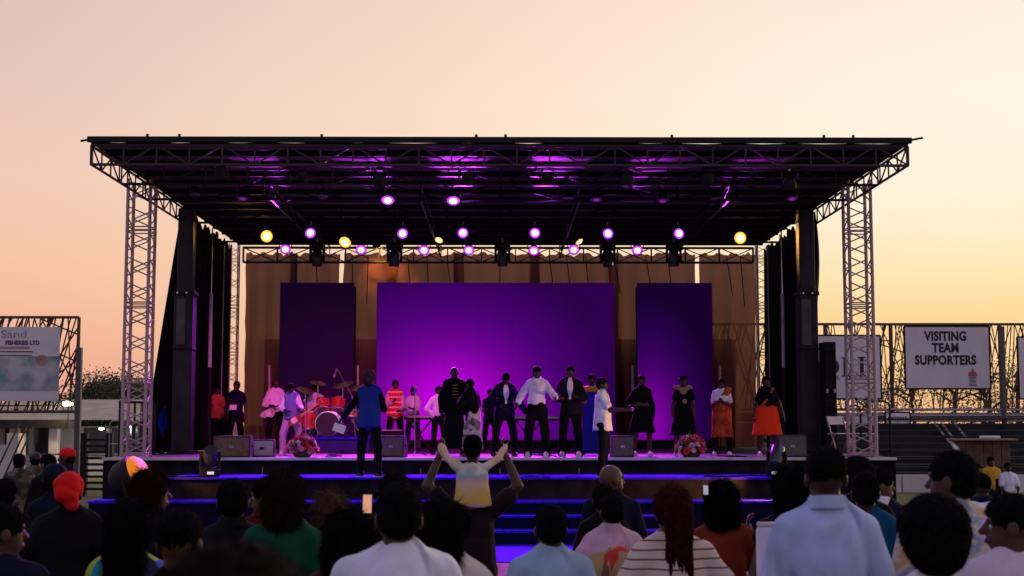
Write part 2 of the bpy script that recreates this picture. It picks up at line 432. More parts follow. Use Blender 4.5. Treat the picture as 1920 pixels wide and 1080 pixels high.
TG = 'front corner towers'
tower('truss_tower', at(262, 540, 28.0).x, 28.0, DZ, 6.82, .44, .48, m_rust_alu, 'tall lattice tower carrying the left front corner of the stage roof', TG, .034)
tower('truss_tower', at(1610, 540, 28.0).x, 28.0, DZ, 6.82, .44, .48, m_rust_alu, 'tall lattice tower carrying the right front corner of the stage roof', TG, .034)
RG = 'rear lattice posts'
tower('truss_tower', -7.22, 38.4, DZ, 6.85, .24, .42, m_rust_alu, 'slim lattice post at the rear left end of the backdrop truss', RG, .02, .009)
tower('truss_tower', 7.12, 38.4, DZ, 6.85, .30, .42, m_rust_alu, 'slim lattice post at the rear right end of the backdrop truss', RG, .02, .009)
tr = thing('lighting_truss', (0, 38.45, 6.4), 'thin black lattice truss crossing in front of the tan backdrop curtains', 'truss')
ladder((-7.0, 38.45, 0), (6.9, 38.45, 0), 6.78, 6.38, .93, m_black_steel, tr, .026, .016)
ladder((-7.0, 38.62, 0), (6.9, 38.62, 0), 6.78, 6.38, .93, m_black_steel, tr, .022, .014, flip=1)

for q, dx in ((556, -6), (592, 8), (660, 4), (690, -4), (764, 12), (800, 6), (838, 16), (868, 3), (938, -2), (1030, 14), (1062, 18), (1098, 10), (1150, 22), (1210, 26), (1252, 12), (1362, 20), (1388, 14)):
    rod('hanging_cable', at(q, 478, 38.5), at(q + dx * .6, 540 + (q * 7) % 40, 38.75), .013, m_black_steel, tr, 5)
# big grey columns with collars
for s, px_a, px_b, lab in ((-1, 331, 366, 'left'), (1, 1494, 1529, 'right')):
    xa, xb = at(px_a, 540, 31).x, at(px_b, 540, 31).x; x = (xa + xb) / 2; w = xb - xa
    c = thing('roof_column', (x, 31, DZ), f'thick grey steel column under the {lab} edge of the stage roof', 'column', 'roof columns')
    MB().cbox((x, 31, 5.75), (w * .82, .34, 1.9), .02).build('upper_shaft', m_grey_col, c)
    MB().cbox((x, 31, 3.08), (w, .42, 3.46), .025).build('lower_shaft', m_grey_col, c)
    MB().cbox((x, 31, 4.83), (w * 1.16, .5, .09), .015).build('collar', m_black_steel, c)
    MB().cbox((x, 31, 3.62), (w * 1.08, .47, .05), .01).build('collar', m_black_steel, c)
    for j, z in enumerate((4.55, 4.3)): rod('collar_bolt', (x - w * .3 + j * .2, 30.78, 4.83), (x - w * .3 + j * .2, 30.72, 4.83), .02, m_chrome, c)
    MB().cbox((x + s * w * .1 - (.1 if s > 0 else 0), 30.77, 4.2), (w * .5, .03, 1.0), .01).build('cover_plate', M('worn_grey_plate', (.06, .056, .056), .5, .2, (2.5, .5)), c)
    MB().cbox((x, 31, DZ + .04), (w * 1.3, .6, .08), .01).build('base_plate', m_black_steel, c)
    # hydraulic lift post further back
    px_h = 396 if s < 0 else 1467; xh = at(px_h, 540, 33).x
    h = thing('lift_post', (xh, 33, DZ), f'pale hydraulic lift post beside the black side drape at stage {lab}', 'lift post', 'hydraulic lift posts')
    rod('piston_rod', (xh, 33, 5.0), (xh, 33, 6.5), .018, m_chrome, h); rod('cylinder', (xh, 33, 3.3), (xh, 33, 5.02), .045, M('pale_cylinder_paint', (.62, .55, .64), .45, .1), h, 10)
    rod('pedestal', (xh, 33, DZ), (xh, 33, 3.3), .06, m_black_steel, h)
    # cable pole pair behind it
    for j, q in enumerate((418, 432) if s < 0 else (1421, 1441)):
        xq = at(q, 560, 36.4).x
        o = rod('rigging_pole', (xq, 36.4, DZ), (xq, 36.4, 6.6), .022, m_alu, h)


def drape(name, pts, ztop, zbot, mat, label, fold=.06, per=.35, group=None, cat='curtain', nz=14, flare=None, ragged=0.0):
    """hanging cloth along a ground polyline with vertical folds; two-sided thickness from the folds"""
    P = [Vector((p[0], p[1], 0)) for p in pts]; seg = [(P[i + 1] - P[i]).length for i in range(len(P) - 1)]; L = sum(seg)
    n = max(8, int(L / per * 6)); vs = []
    ph = rng.uniform(0, 6)
    for i in range(n + 1):
        s_ = L * i / n; d = s_; a = 0
        while a < len(seg) - 1 and d > seg[a]: d -= seg[a]; a += 1
        t = (P[a + 1] - P[a]).normalized(); p = P[a] + t * d; nn = Vector((-t.y, t.x, 0))
        for j in range(nz + 1):
            f = j / nz; zt = ztop(i / n) if callable(ztop) else ztop
            z = zt + (zbot - zt) * f
            amp = fold * (.35 + .65 * f) * (.6 + .4 * math.sin(s_ * 1.7 + ph))
            off = amp * math.sin(2 * math.pi * s_ / per + ph + .6 * math.sin(f * 3 + s_)) + amp * .5 * math.sin(2 * math.pi * s_ / per * .43 + 1.7 + f)
            q = p + nn * off
            if flare: q = q + flare(i / n, f)
            if ragged and i in (0, n): q = q + t * rng.uniform(-ragged, ragged)
            vs.append((q.x, q.y, z))
    fs = [(i * (nz + 1) + j, i * (nz + 1) + j + 1, (i + 1) * (nz + 1) + j + 1, (i + 1) * (nz + 1) + j) for i in range(n) for j in range(nz)]
    b = MB().add(vs, fs)
    o = b.build(name, mat, None, True)
    return tag(o, label, cat, group)


def thin_cloth(name, col, see=.12, tr=.5):
    """backlit cloth: diffuse front, light passing through, a little see-through weave"""
    m = bpy.data.materials.new(name); m.use_nodes = True; n, l = m.node_tree.nodes, m.node_tree.links
    n.remove(n['Principled BSDF']); out = n['Material Output']
    tc = n.new('ShaderNodeTexCoord'); t = n.new('ShaderNodeTexNoise'); t.inputs['Scale'].default_value = 1.3; t.inputs['Detail'].default_value = 6
    mp = n.new('ShaderNodeMapping'); mp.inputs['Scale'].default_value = (1, 1, .7); l.new(tc.outputs['Object'], mp.inputs[0]); l.new(mp.outputs[0], t.inputs[0])
    r = n.new('ShaderNodeValToRGB'); r.color_ramp.elements[0].position = .3; r.color_ramp.elements[1].position = .72
    r.color_ramp.elements[0].color = (*[c * .8 for c in col], 1); r.color_ramp.elements[1].color = (*[min(1, c * 1.12) for c in col], 1)
    l.new(t.outputs[0], r.inputs[0])
    d = n.new('ShaderNodeBsdfDiffuse'); l.new(r.outputs[0], d.inputs[0])
    tl = n.new('ShaderNodeBsdfTranslucent'); l.new(r.outputs[0], tl.inputs[0])
    m1 = n.new('ShaderNodeMixShader'); m1.inputs[0].default_value = tr; l.new(d.outputs[0], m1.inputs[1]); l.new(tl.outputs[0], m1.inputs[2])
    tp = n.new('ShaderNodeBsdfTransparent'); tp.inputs[0].default_value = (1, .82, .66, 1)
    m2 = n.new('ShaderNodeMixShader'); m2.inputs[0].default_value = see; l.new(m1.outputs[0], m2.inputs[1]); l.new(tp.outputs[0], m2.inputs[2])
    l.new(m2.outputs[0], out.inputs[0]); return m


m_tan = thin_cloth('tan_backdrop_cloth', (.205, .074, .060), .03, .54)
m_drape = M('black_drape', (.007, .006, .007), .95, 0, (2, .4), (12, .2), spec=.1)
YC = 39.2
cx = lambda px_: at(px_, 560, YC).x
scal = lambda i: 6.70 + .045 * math.sin(i * 23) + .03 * math.sin(i * 57 + 1)
CG = 'tan backdrop curtains'
CW = [(459, 556, 0, 'far left tan backdrop curtain, left of the left screen'), (541, 636, .1, 'tan backdrop curtain right behind the left screen, left of the bright slit'), (643, 742, 0, 'tan backdrop curtain between the left and centre screens'), (724, 868, .1, 'tan backdrop curtain behind the left half of the centre screen'),
      (850, 1012, 0, 'tan backdrop curtain behind the middle of the centre screen'), (994, 1160, .1, 'tan backdrop curtain behind the right half of the centre screen'), (1142, 1304, 0, 'tan backdrop curtain behind the right screen, left of the bright slit'), (1313, 1416, .06, 'far right tan backdrop curtain, right of the right screen')]
for a, b_, dy, lab in CW:
    drape('backdrop_curtain', [(cx(a), YC + dy), (cx(b_), YC + dy)], scal, DZ + .02, m_tan, lab, .22, rng.uniform(.42, .62), CG, ragged=.02, flare=(lambda u, f: Vector((-.10 * f * (f < .45) * u, 0, 0))) if a == 541 else None)
tb = thing('added_trailer', (0, 41.3, 0), 'unseen dark trailer body added behind the tan backdrop curtains to shade them', 'trailer')  # no trailer is seen; added to darken the lower half of the curtains
MB().cbox((0, 41.5, 2.65), (13.4, 2.3, 3.5), .05).build('body', m_black, tb)
MB().box((0, 41.3, .82), (13.0, 1.0, .16)).build('chassis', m_black_steel, tb)
for x in (-5.4, -4.3, 3.4, 4.5, 5.6):
    for y in (40.35, 42.25): MB().lathe([(.3, -.13), (.48, -.12), (.5, 0), (.48, .12), (.3, .13)], 20, (x, y, .5), Matrix.Rotation(R(90), 3, 'X')).build('wheel', m_black, tb, True)
# black drapes down both sides of the stage
for s, lab in ((-1, 'left'), (1, 'right')):
    fl = (lambda u, f, s=s: Vector((s * (.52 * min(1, f * 1.35)) * (1 - u) ** 1.5 if s < 0 else s * .06 * math.sin(f * 9) * (1 - u), 0, 0)))
    drape('side_drape', [(s * 7.03, 31.25), (s * 7.1, 34.5), (s * 7.16, 37.6 if s < 0 else 38.2)], lambda i: 6.71 + .06 * math.sin(i * 31) + .05 * math.sin(i * 75 + 2), DZ + .02, m_drape,
          f'black side drape hanging along the {lab} edge of the stage', .07, .5, 'side drapes', flare=fl)
# tall black case right of the right column
cs_ = thing('road_case', (at(1553, 740, 30.6).x, 30.6, DZ), 'tall narrow black case standing against the right column', 'case')
xcs = at(1553, 740, 30.6).x
MB().cbox((xcs, 30.6, 2.55), (.26, .5, 2.4), .02).build('body', m_black, cs_)
for z in (1.5, 2.5, 3.6): MB().cbox((xcs, 30.345, z), (.24, .012, .04), .004).build('edge_band', m_black_steel, cs_)
for dx in (-.08, .08): MB().cbox((xcs + dx, 30.34, 2.7), (.05, .03, .09), .006).build('latch', m_alu, cs_)

# ------------------------------------------------------------------ LED screens
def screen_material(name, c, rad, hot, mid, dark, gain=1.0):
    """LED wall face: emission runs from a magenta centre out to deep violet"""
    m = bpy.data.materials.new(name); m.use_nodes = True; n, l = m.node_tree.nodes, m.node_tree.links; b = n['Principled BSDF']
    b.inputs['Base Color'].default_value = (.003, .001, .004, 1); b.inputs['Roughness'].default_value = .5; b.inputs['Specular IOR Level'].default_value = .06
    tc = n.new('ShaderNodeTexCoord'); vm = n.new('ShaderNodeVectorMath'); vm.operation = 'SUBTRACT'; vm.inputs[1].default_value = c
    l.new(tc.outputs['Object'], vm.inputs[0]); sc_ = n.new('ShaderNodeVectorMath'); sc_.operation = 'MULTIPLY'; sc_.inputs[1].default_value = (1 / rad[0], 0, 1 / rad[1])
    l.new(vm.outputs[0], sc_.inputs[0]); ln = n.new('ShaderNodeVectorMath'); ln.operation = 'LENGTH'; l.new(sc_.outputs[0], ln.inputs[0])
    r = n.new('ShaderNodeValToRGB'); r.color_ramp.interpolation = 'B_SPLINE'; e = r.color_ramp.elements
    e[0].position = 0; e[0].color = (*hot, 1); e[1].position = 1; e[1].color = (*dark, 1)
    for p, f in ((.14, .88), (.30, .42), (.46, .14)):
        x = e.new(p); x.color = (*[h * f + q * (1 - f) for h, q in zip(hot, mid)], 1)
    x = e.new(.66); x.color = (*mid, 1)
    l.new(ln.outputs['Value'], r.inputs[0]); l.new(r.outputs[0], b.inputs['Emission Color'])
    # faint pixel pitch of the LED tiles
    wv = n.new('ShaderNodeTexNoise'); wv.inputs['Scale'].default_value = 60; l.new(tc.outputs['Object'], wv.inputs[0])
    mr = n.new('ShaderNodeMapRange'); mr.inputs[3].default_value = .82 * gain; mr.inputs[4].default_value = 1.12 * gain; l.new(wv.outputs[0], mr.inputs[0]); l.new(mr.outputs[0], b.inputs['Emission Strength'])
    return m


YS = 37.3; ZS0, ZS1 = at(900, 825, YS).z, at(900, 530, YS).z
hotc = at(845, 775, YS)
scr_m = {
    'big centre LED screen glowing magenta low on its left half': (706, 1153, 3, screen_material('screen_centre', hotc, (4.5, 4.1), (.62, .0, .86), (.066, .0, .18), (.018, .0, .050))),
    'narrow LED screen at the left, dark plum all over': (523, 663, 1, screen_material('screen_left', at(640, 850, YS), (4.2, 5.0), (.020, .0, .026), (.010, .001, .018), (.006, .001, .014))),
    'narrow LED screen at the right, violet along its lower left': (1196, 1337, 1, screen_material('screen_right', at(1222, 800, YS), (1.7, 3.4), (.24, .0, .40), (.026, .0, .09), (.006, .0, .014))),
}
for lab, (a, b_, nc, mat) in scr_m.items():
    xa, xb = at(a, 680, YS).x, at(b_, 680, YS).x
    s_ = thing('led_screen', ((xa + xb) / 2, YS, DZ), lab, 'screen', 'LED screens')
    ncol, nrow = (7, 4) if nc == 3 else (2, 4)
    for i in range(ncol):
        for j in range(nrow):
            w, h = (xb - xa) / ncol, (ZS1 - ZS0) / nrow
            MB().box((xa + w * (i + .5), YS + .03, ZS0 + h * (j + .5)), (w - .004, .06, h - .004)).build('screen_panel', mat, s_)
    MB().box(((xa + xb) / 2, YS + .12, (ZS0 + ZS1) / 2), (xb - xa - .05, .1, ZS1 - ZS0 - .05)).build('back_frame', m_black_steel, s_)
    MB().cbox(((xa + xb) / 2, YS + .1, (DZ + ZS0) / 2), (xb - xa + .1, .5, ZS0 - DZ - .01), .01).build('base', m_black, s_)
    for i in range(ncol + 1): rod('rear_leg', (xa + (xb - xa) * i / ncol, YS + .22, DZ), (xa + (xb - xa) * i / ncol, YS + .22, ZS1 - .1), .03, m_black_steel, s_)

# thin pale tube lamps on stands beside the screens
for i, q in enumerate((505, 671, 1186, 1350)):
    p0, p1 = at(q, 742, 36.6), at(q, 685, 36.6)
    lab = ['left of the left screen', 'between the left and centre screens', 'between the centre and right screens', 'right of the right screen'][i]
    s_ = thing('tube_stand', (p0.x, 36.6, DZ), f'slim upright pale tube on a dark stand, {lab}', 'stand', 'pale tube stands')
    rod('tube', p0, p1, .028, M('pale_tube', (.55, .5, .52), .35), s_, 8); rod('pole', (p0.x, 36.6, DZ + .05), p0, .018, m_black_steel, s_)
    MB().lathe([(.2, 0), (.2, .02), (.04, .05)], 14, (p0.x, 36.6, DZ)).build('base', m_black_steel, s_, True)

# ------------------------------------------------------------------ stage lamps
def lens_material(name, core, rim, sc_core, sc_rim):
    m = bpy.data.materials.new(name); m.use_nodes = True; n, l = m.node_tree.nodes, m.node_tree.links; b = n['Principled BSDF']
    b.inputs['Base Color'].default_value = (.02, .02, .02, 1); b.inputs['Roughness'].default_value = .2
    tc = n.new('ShaderNodeTexCoord'); sx = n.new('ShaderNodeVectorMath'); sx.operation = 'MULTIPLY'; sx.inputs[1].default_value = (1, 1, 0)
    l.new(tc.outputs['Object'], sx.inputs[0]); ln = n.new('ShaderNodeVectorMath'); ln.operation = 'LENGTH'; l.new(sx.outputs[0], ln.inputs[0])
    r = n.new('ShaderNodeValToRGB'); e = r.color_ramp.elements
    e[0].position = .34; e[0].color = (*core, 1); e[1].position = .66; e[1].color = (*rim, 1)
    l.new(ln.outputs['Value'], r.inputs[0]); l.new(r.outputs[0], b.inputs['Emission Color'])
    mr = n.new('ShaderNodeMapRange'); mr.inputs[1].default_value = .4; mr.inputs[2].default_value = .8; mr.inputs[3].default_value = sc_core; mr.inputs[4].default_value = sc_rim
    l.new(ln.outputs['Value'], mr.inputs[0]); l.new(mr.outputs[0], b.inputs['Emission Strength']); return m


LENS = {'purple': lens_material('purple_lens', (1, .82, 1), (.42, .02, .95), 9, 2.2), 'violet': lens_material('violet_lens', (.95, .85, 1), (.30, .02, 1), 12, 3.0),
        'amber': lens_material('amber_lens', (1, .85, .45), (1, .36, .01), 10, 2.0), 'dim': lens_material('dim_violet_lens', (.16, .02, .24), (.05, .0, .09), 1, .5),
        'rose': lens_material('rose_lens', (1, .75, .9), (.9, .05, .6), 8, 2),
        'off': M('dark_lens_glass', (.05, .045, .06), .12, 0, False, spec=.8)}
SPOT = {'purple': (.62, .03, 1.0), 'violet': (.60, .03, .95), 'rose': (1.0, .06, .55), 'amber': (1.0, .48, .06)}
_fx = {}


def fixture_meshes():
    _fx['can'] = MB().lathe([(.35, -1.35), (.62, -1.3), (.8, -1.05), (.95, -.5), (1.05, -.05), (1.1, .12), (1.02, .12), (1.0, .02)], 18).mesh('lamp_housing', m_black_steel, True)
    for k_, m_ in LENS.items():
        _fx['lens_' + k_] = MB().lathe([(.99, .0), (.97, .03), (.7, .09), (.35, .13), (.02, .14)], 18).mesh('lamp_lens', m_, True)


fixture_meshes()


def placed(name, me, parent, pos, d, s):
    o = bpy.data.objects.new(name, me); COL.objects.link(o); o.parent = parent
    q = Vector(d).to_track_quat('Z', 'Y')
    o.matrix_basis = Matrix.Translation(Vector(pos) - WL[parent.name]) @ q.to_matrix().to_4x4() @ Matrix.Scale(s, 4)
    return o


def spot(parent, pos, d, col, power, ang, blend=.6, size=.08):
    li = bpy.data.lights.new('beam', 'SPOT'); li.energy = power; li.color = col; li.spot_size = R(ang); li.spot_blend = blend; li.shadow_soft_size = size
    o = bpy.data.objects.new('beam', li); COL.objects.link(o); o.parent = parent
    o.matrix_basis = Matrix.Translation(Vector(pos) - WL[parent.name]) @ (Vector(d).to_track_quat('-Z', 'Y').to_matrix().to_4x4())
    return o


def lamp(px_, py, Y, aim, kind, label, group, r=.115, power=0, ang=60, ztop=6.44):
    p = at(px_, py, Y); d = (Vector(aim) - p).normalized()
    t = thing('stage_lamp', (p.x, p.y, ztop), label, 'stage lamp', group)
    placed('housing', _fx['can'], t, p, d, r); placed('lens', _fx['lens_' + kind], t, p + d * r * .02, d, r)
    c = p - d * r * .55; side = Vector((0, 0, 1)).cross(d).normalized()
    yk = MB().tube([c + side * r * 1.12, c + side * r * 1.2 + Vector((0, 0, .04)), c + side * r * 1.2 + Vector((0, 0, r * 1.7)), c - side * r * 1.2 + Vector((0, 0, r * 1.7)), c - side * r * 1.2 + Vector((0, 0, .04)), c - side * r * 1.12], .012, 6)
    yk.build('yoke', m_black_steel, t, True)
    tp = c + Vector((0, 0, r * 1.7))
    if ztop - tp.z > .02:
        b = MB().cbox((tp.x, tp.y, (tp.z + ztop) / 2), (.035, .03, ztop - tp.z + .02), .006); b.build('hanging_clamp', m_alu, t)
    if power: spot(t, p + d * (r * .35), d, SPOT[kind], power, ang)
    return t


def row(pts, Y, fn, kind, rowname, group, power, r=.115, ang=60, py=None):
    for i, (q, yy) in enumerate(pts):
        p = at(q, yy, Y)
        lamp(q, yy, Y, fn(p, i), kind, f'{ORD[i]} lamp from the left in {rowname}', group, r, power, ang)


G1, G3, G4 = 'lit purple lamps', 'lit amber lamps', 'lamps under the front truss'
row([(535, 467), (677, 468), (795, 469), (879, 469), (1001, 470), (1076, 468), (1195, 469)], 34.4, lambda p, i: (p.x * .9, 27.6 - (i % 3) * 1.0, 1.2), 'purple', 'the lowest row of lit purple lamps', G1, 3600, .125)
row([(582, 437), (755, 438), (868, 437), (1003, 437), (1140, 438), (1273, 438)], 31.1, lambda p, i: tuple(at(440 + i * 208, 281, 24.75)), 'violet', 'the middle row of lit violet lamps', 'lit violet lamps', 4000, .115, 14)
row([(727, 375), (850, 376)], 26.3, lambda p, i: (p.x, 24.8, 4.2), 'purple', 'the front pair of lit purple lamps', 'front pair of purple lamps', 60, .12, 50)
for (q, yy, tgt, r_, pw, lab) in ((500, 443, (-6.2, 26, 5.6), .145, 300, 'round amber lamp at the far left of the rear lamps'), (647, 454, (-5.2, 27.0, 1.6), .145, 500, 'round amber lamp above the left screen'),
                                  (823, 450, (-3.2, 30, 1.4), .10, 120, 'small amber lamp above the centre screen, left of its middle'), (1086, 453, (5.2, 31, 1.4), .10, 120, 'small amber lamp above the centre screen, right of its middle'),
                                  (1388, 446, (6.6, 26, 5.2), .145, 300, 'round amber lamp at the far right of the rear lamps')):
    lamp(q, yy, 34.0, tgt, 'amber', lab, G3, r_, pw, 34)
lamp(706, 458, 38.1, (-3.2, 39.1, 6.2), 'amber', 'amber lamp turned to the curtain above the centre screen', G3, .11, 260, 70)
for i, (q, yy) in enumerate([(415, 327), (568, 332), (712, 340), (878, 340), (1027, 340), (1175, 340), (1325, 338), (1480, 348)]):
    p = at(q, yy, 24.6); lamp(q, yy, 24.6, (p.x * .9 - 1.2, 33.4, 2.2) if i in (1, 2) else (p.x, 27.6, 2.2), 'rose' if i in (1, 2) else 'off', f'{ORD[i]} lamp from the left under the front roof truss', G4, .12, 1500 if i in (1, 2) else 0, 44)
for i, (q, yy, kind) in enumerate([(365, 365, 'off'), (455, 372, 'dim'), (605, 368, 'off'), (1065, 372, 'off'), (1118, 374, 'dim'), (1243, 376, 'dim'), (1345, 372, 'off'), (1485, 372, 'dim')]):
    p = at(q, yy, 26.4); lamp(q, yy, 26.4, (p.x, 25.0, 2.0), kind, f'{ORD[i]} dark lamp from the left in the second roof row', 'dark lamps of the second row', .11)


def moving_head(p, label, group, hang=True, yaw=0.0, tilt=0.3, s=1.0, eye=None):
    """base with screen, two-arm yoke and a barrel head"""
    p = Vector(p); sg = -1 if hang else 1
    t = thing('moving_head', p, label, 'stage lamp', group)
    rot = Matrix.Rotation(yaw, 3, 'Z')
    L = lambda x, y, z: p + rot @ Vector((x * s, y * s, sg * z * s))
    MB().cbox(L(0, 0, .07), (.34 * s, .3 * s, .14 * s), .02 * s, rot).build('base', m_black, t, True)
    MB().cbox(L(0, -.153, .07), (.12 * s, .012, .05 * s), .003, rot).build('display', M('pale_display', (.6, .6, .62), .3, emit=((.8, .85, 1), .5)) if not hang else M('dark_display', (.06, .06, .07), .2), t)
    for q in (-1, 1):
        MB().cbox(L(q * .165, 0, .29), (.045 * s, .12 * s, .34 * s), .015 * s, rot).build('yoke_arm', m_black, t, True)
    MB().cbox(L(0, 0, .155), (.37 * s, .14 * s, .04 * s), .012 * s, rot).build('yoke_bridge', m_black, t, True)
    hd = rot @ Vector((0, -math.sin(tilt), sg * math.cos(tilt))); c = L(0, 0, .36)
    b = MB().lathe([(.05, -.2), (.1, -.18), (.135, -.08), (.14, .08), (.125, .17), (.12, .2), (.105, .2)], 16, (0, 0, 0))
    b.v = [tuple(Vector(v) * s) for v in b.v]
    hm = b.mesh('head', M('head_shell', (.03, .028, .034), .3, 0, (6, .2), spec=.6), True)
    placed('head', hm, t, c, hd, 1.0)
    placed('lens', _fx['lens_' + (eye or 'off')], t, c + hd * .185 * s, hd, .105 * s)
    if hang: MB().cbox((p.x, p.y, p.z + .06), (.05, .04, .14), .008).build('hanging_clamp', m_alu, t)
    return t


for i, q in enumerate((595, 740, 942, 1139, 1263)):
    moving_head(at(q, 456, 33.9), f'{ORD[i]} black moving head lamp from the left under the rear roof truss', 'hanging moving heads', True, rng.uniform(-.5, .5), rng.uniform(-.2, .3), 1.0, 'amber' if i in (0, 1, 4) else 'off')
moving_head((at(393, 890, 26.0).x, 26.0, 1.05), 'round black moving head lamp on the left end of the blue apron', 'apron moving heads', False, .3, .9, 1.0)
moving_head((at(1457, 890, 26.0).x, 26.0, 1.05), 'round black moving head lamp on the right end of the blue apron', 'apron moving heads', False, -.4, -.7, 1.0)

# big tilted floor lamp with an amber face, left of the apron
pf = at(255, 893, 25.3); fl = thing('floor_lamp', (pf.x, pf.y, .67), 'big round black floor lamp with a glowing amber face left of the stage apron', 'stage lamp')
dF = Vector((.80, -.12, .42)).normalized()
placed('housing', MB().lathe([(.12, -.42), (.26, -.4), (.35, -.28), (.385, -.05), (.385, .03), (.36, .04)], 24).mesh('housing', m_black_steel, True), fl, pf, dF, 1.0)
amb = M('amber_diffuser', (.3, .09, .005), .6, 0, (3, .2), emit=((.85, .22, .0), .8))
placed('diffuser', MB().lathe([(.355, .03), (.35, .10), (.28, .17), (.12, .20), (.01, .21)], 24).mesh('diffuser', amb, True), fl, pf, dF, 1.0)
placed('bulb', MB().ball((0, 0, 0), (.055, .03, .03)).mesh('bulb', M('amber_bulb', (1, .9, .5), .3, emit=((1, .8, .2), 5.0)), True), fl, pf + dF * .16 + Vector((.10, -.2, -.13)), dF, 1.0)
side = Vector((0, 0, 1)).cross(dF).normalized()
for q in (-1, 1): rod('yoke_arm', pf + side * q * .41 - dF * .1, Vector((pf.x, pf.y, .7)) + side * q * .38, .03, m_black_steel, fl)
MB().cbox((pf.x, pf.y, .69), (.5, .85, .05), .012).build('base', m_black_steel, fl)
spot(fl, pf + dF * .35, dF + Vector((0, .25, -.35)), SPOT['amber'], 70, 110)
# amber wash lamp low at the right, on the lower tier
pr = at(1470, 925, 25.1); rl = thing('floor_lamp', (pr.x, pr.y, .67), 'small amber floor lamp at the right end of the lower tier', 'stage lamp')
dR = Vector((-.9, .18, .05)).normalized()
placed('housing', _fx['can'], rl, (pr.x, pr.y - .12, .82), dR, .09); placed('lens', _fx['lens_amber'], rl, Vector((pr.x, pr.y - .12, .82)) + dR * .003, dR, .09)
MB().cbox((pr.x, pr.y - .12, .69), (.16, .16, .04), .01).build('base', m_black_steel, rl); rod('stem', (pr.x, pr.y - .12, .70), (pr.x, pr.y - .12, .80), .015, m_black_steel, rl)
spot(rl, Vector((pr.x, pr.y - .12, .82)) + dR * .05, dR, SPOT['amber'], 420, 90)

# ------------------------------------------------------------------ things on the deck
def wedge(px_, py, Y, w, h, d, rz, label, mat_face, z0=DZ, logo=False):
    p = at(px_, py, Y); p.z = z0
    t = thing('stage_monitor', p, label, 'speaker', 'stage monitor speakers')
    rot = Matrix.Rotation(rz, 3, 'Z'); body = M('speaker_cabinet', (.03, .027, .028), .65, 0, (9, .3), (60, .2))
    poly = [(-d / 2, 0), (d / 2, 0), (d / 2, h * .35), (d * .12, h), (-d * .42, h)]     # side view (depth, height), sloped towards the performer
    fr = rot @ Matrix.Rotation(R(90), 3, 'Z')
    MB().prism(poly, -w / 2, w / 2, fr, p).build('cabinet', body, t)
    MB().cbox(p + rot @ Vector((0, -d * .47 - .006, h * .5)), (w * .92, .012, h * .84), .004, rot @ Matrix.Rotation(R(-3.5), 3, 'X')).build('front_panel', mat_face, t)
    for q in (-1, 1): MB().cbox(p + rot @ Vector((q * (w / 2 + .006), 0, h * .55)), (.012, d * .3, .05), .004, rot).build('handle', m_black_steel, t)
    MB().cbox(p + rot @ Vector((0, -d * .47 - .016, h * .5)), (.09, .008, .05), .003, rot).build('badge', m_ink if logo else m_alu, t)
    return t


brown = M('brown_speaker_front', (.16, .095, .04), .7, 0, (12, .3), (80, .3)); pale = M('pale_speaker_front', (.5, .46, .5), .6, 0, (12, .1))
grey = M('grey_speaker_front', (.11, .09, .085), .7, 0, (14, .25), (80, .3))
wedge(438, 858, 27.95, .72, .42, .5, 0, 'brown fronted monitor speaker at the left front corner of the deck', brown)
wedge(493, 856, 28.6, .48, .34, .44, .06, 'purple lit pale monitor speaker next to the brown one', pale, logo=True)
wedge(737, 858, 28.2, .5, .42, .5, -.1, 'dark monitor speaker behind the person in the blue vest', grey)
wedge(1166, 858, 28.1, .44, .42, .46, 0, 'dark monitor speaker beside the person in the white t-shirt', grey)
wedge(1482, 858, 28.0, .56, .44, .5, 0, 'grey monitor speaker at the right front corner of the deck', grey)
pp = at(713, 842, 33.5)
eq = thing('equipment_rack', (pp.x + .2, 33.5, DZ), 'small pale topped equipment box behind the singers left of the keyboard', 'equipment box')
MB().cbox((pp.x + .2, 33.5, DZ + .25), (.62, .5, .48), .02).build('body', m_black, eq); MB().cbox((pp.x + .2, 33.5, DZ + .505), (.64, .52, .02), .006).build('lid', pale, eq)
MB().cbox((pp.x + .2, 33.24, DZ + .26), (.3, .015, .16), .004).build('front_plate', pale, eq)


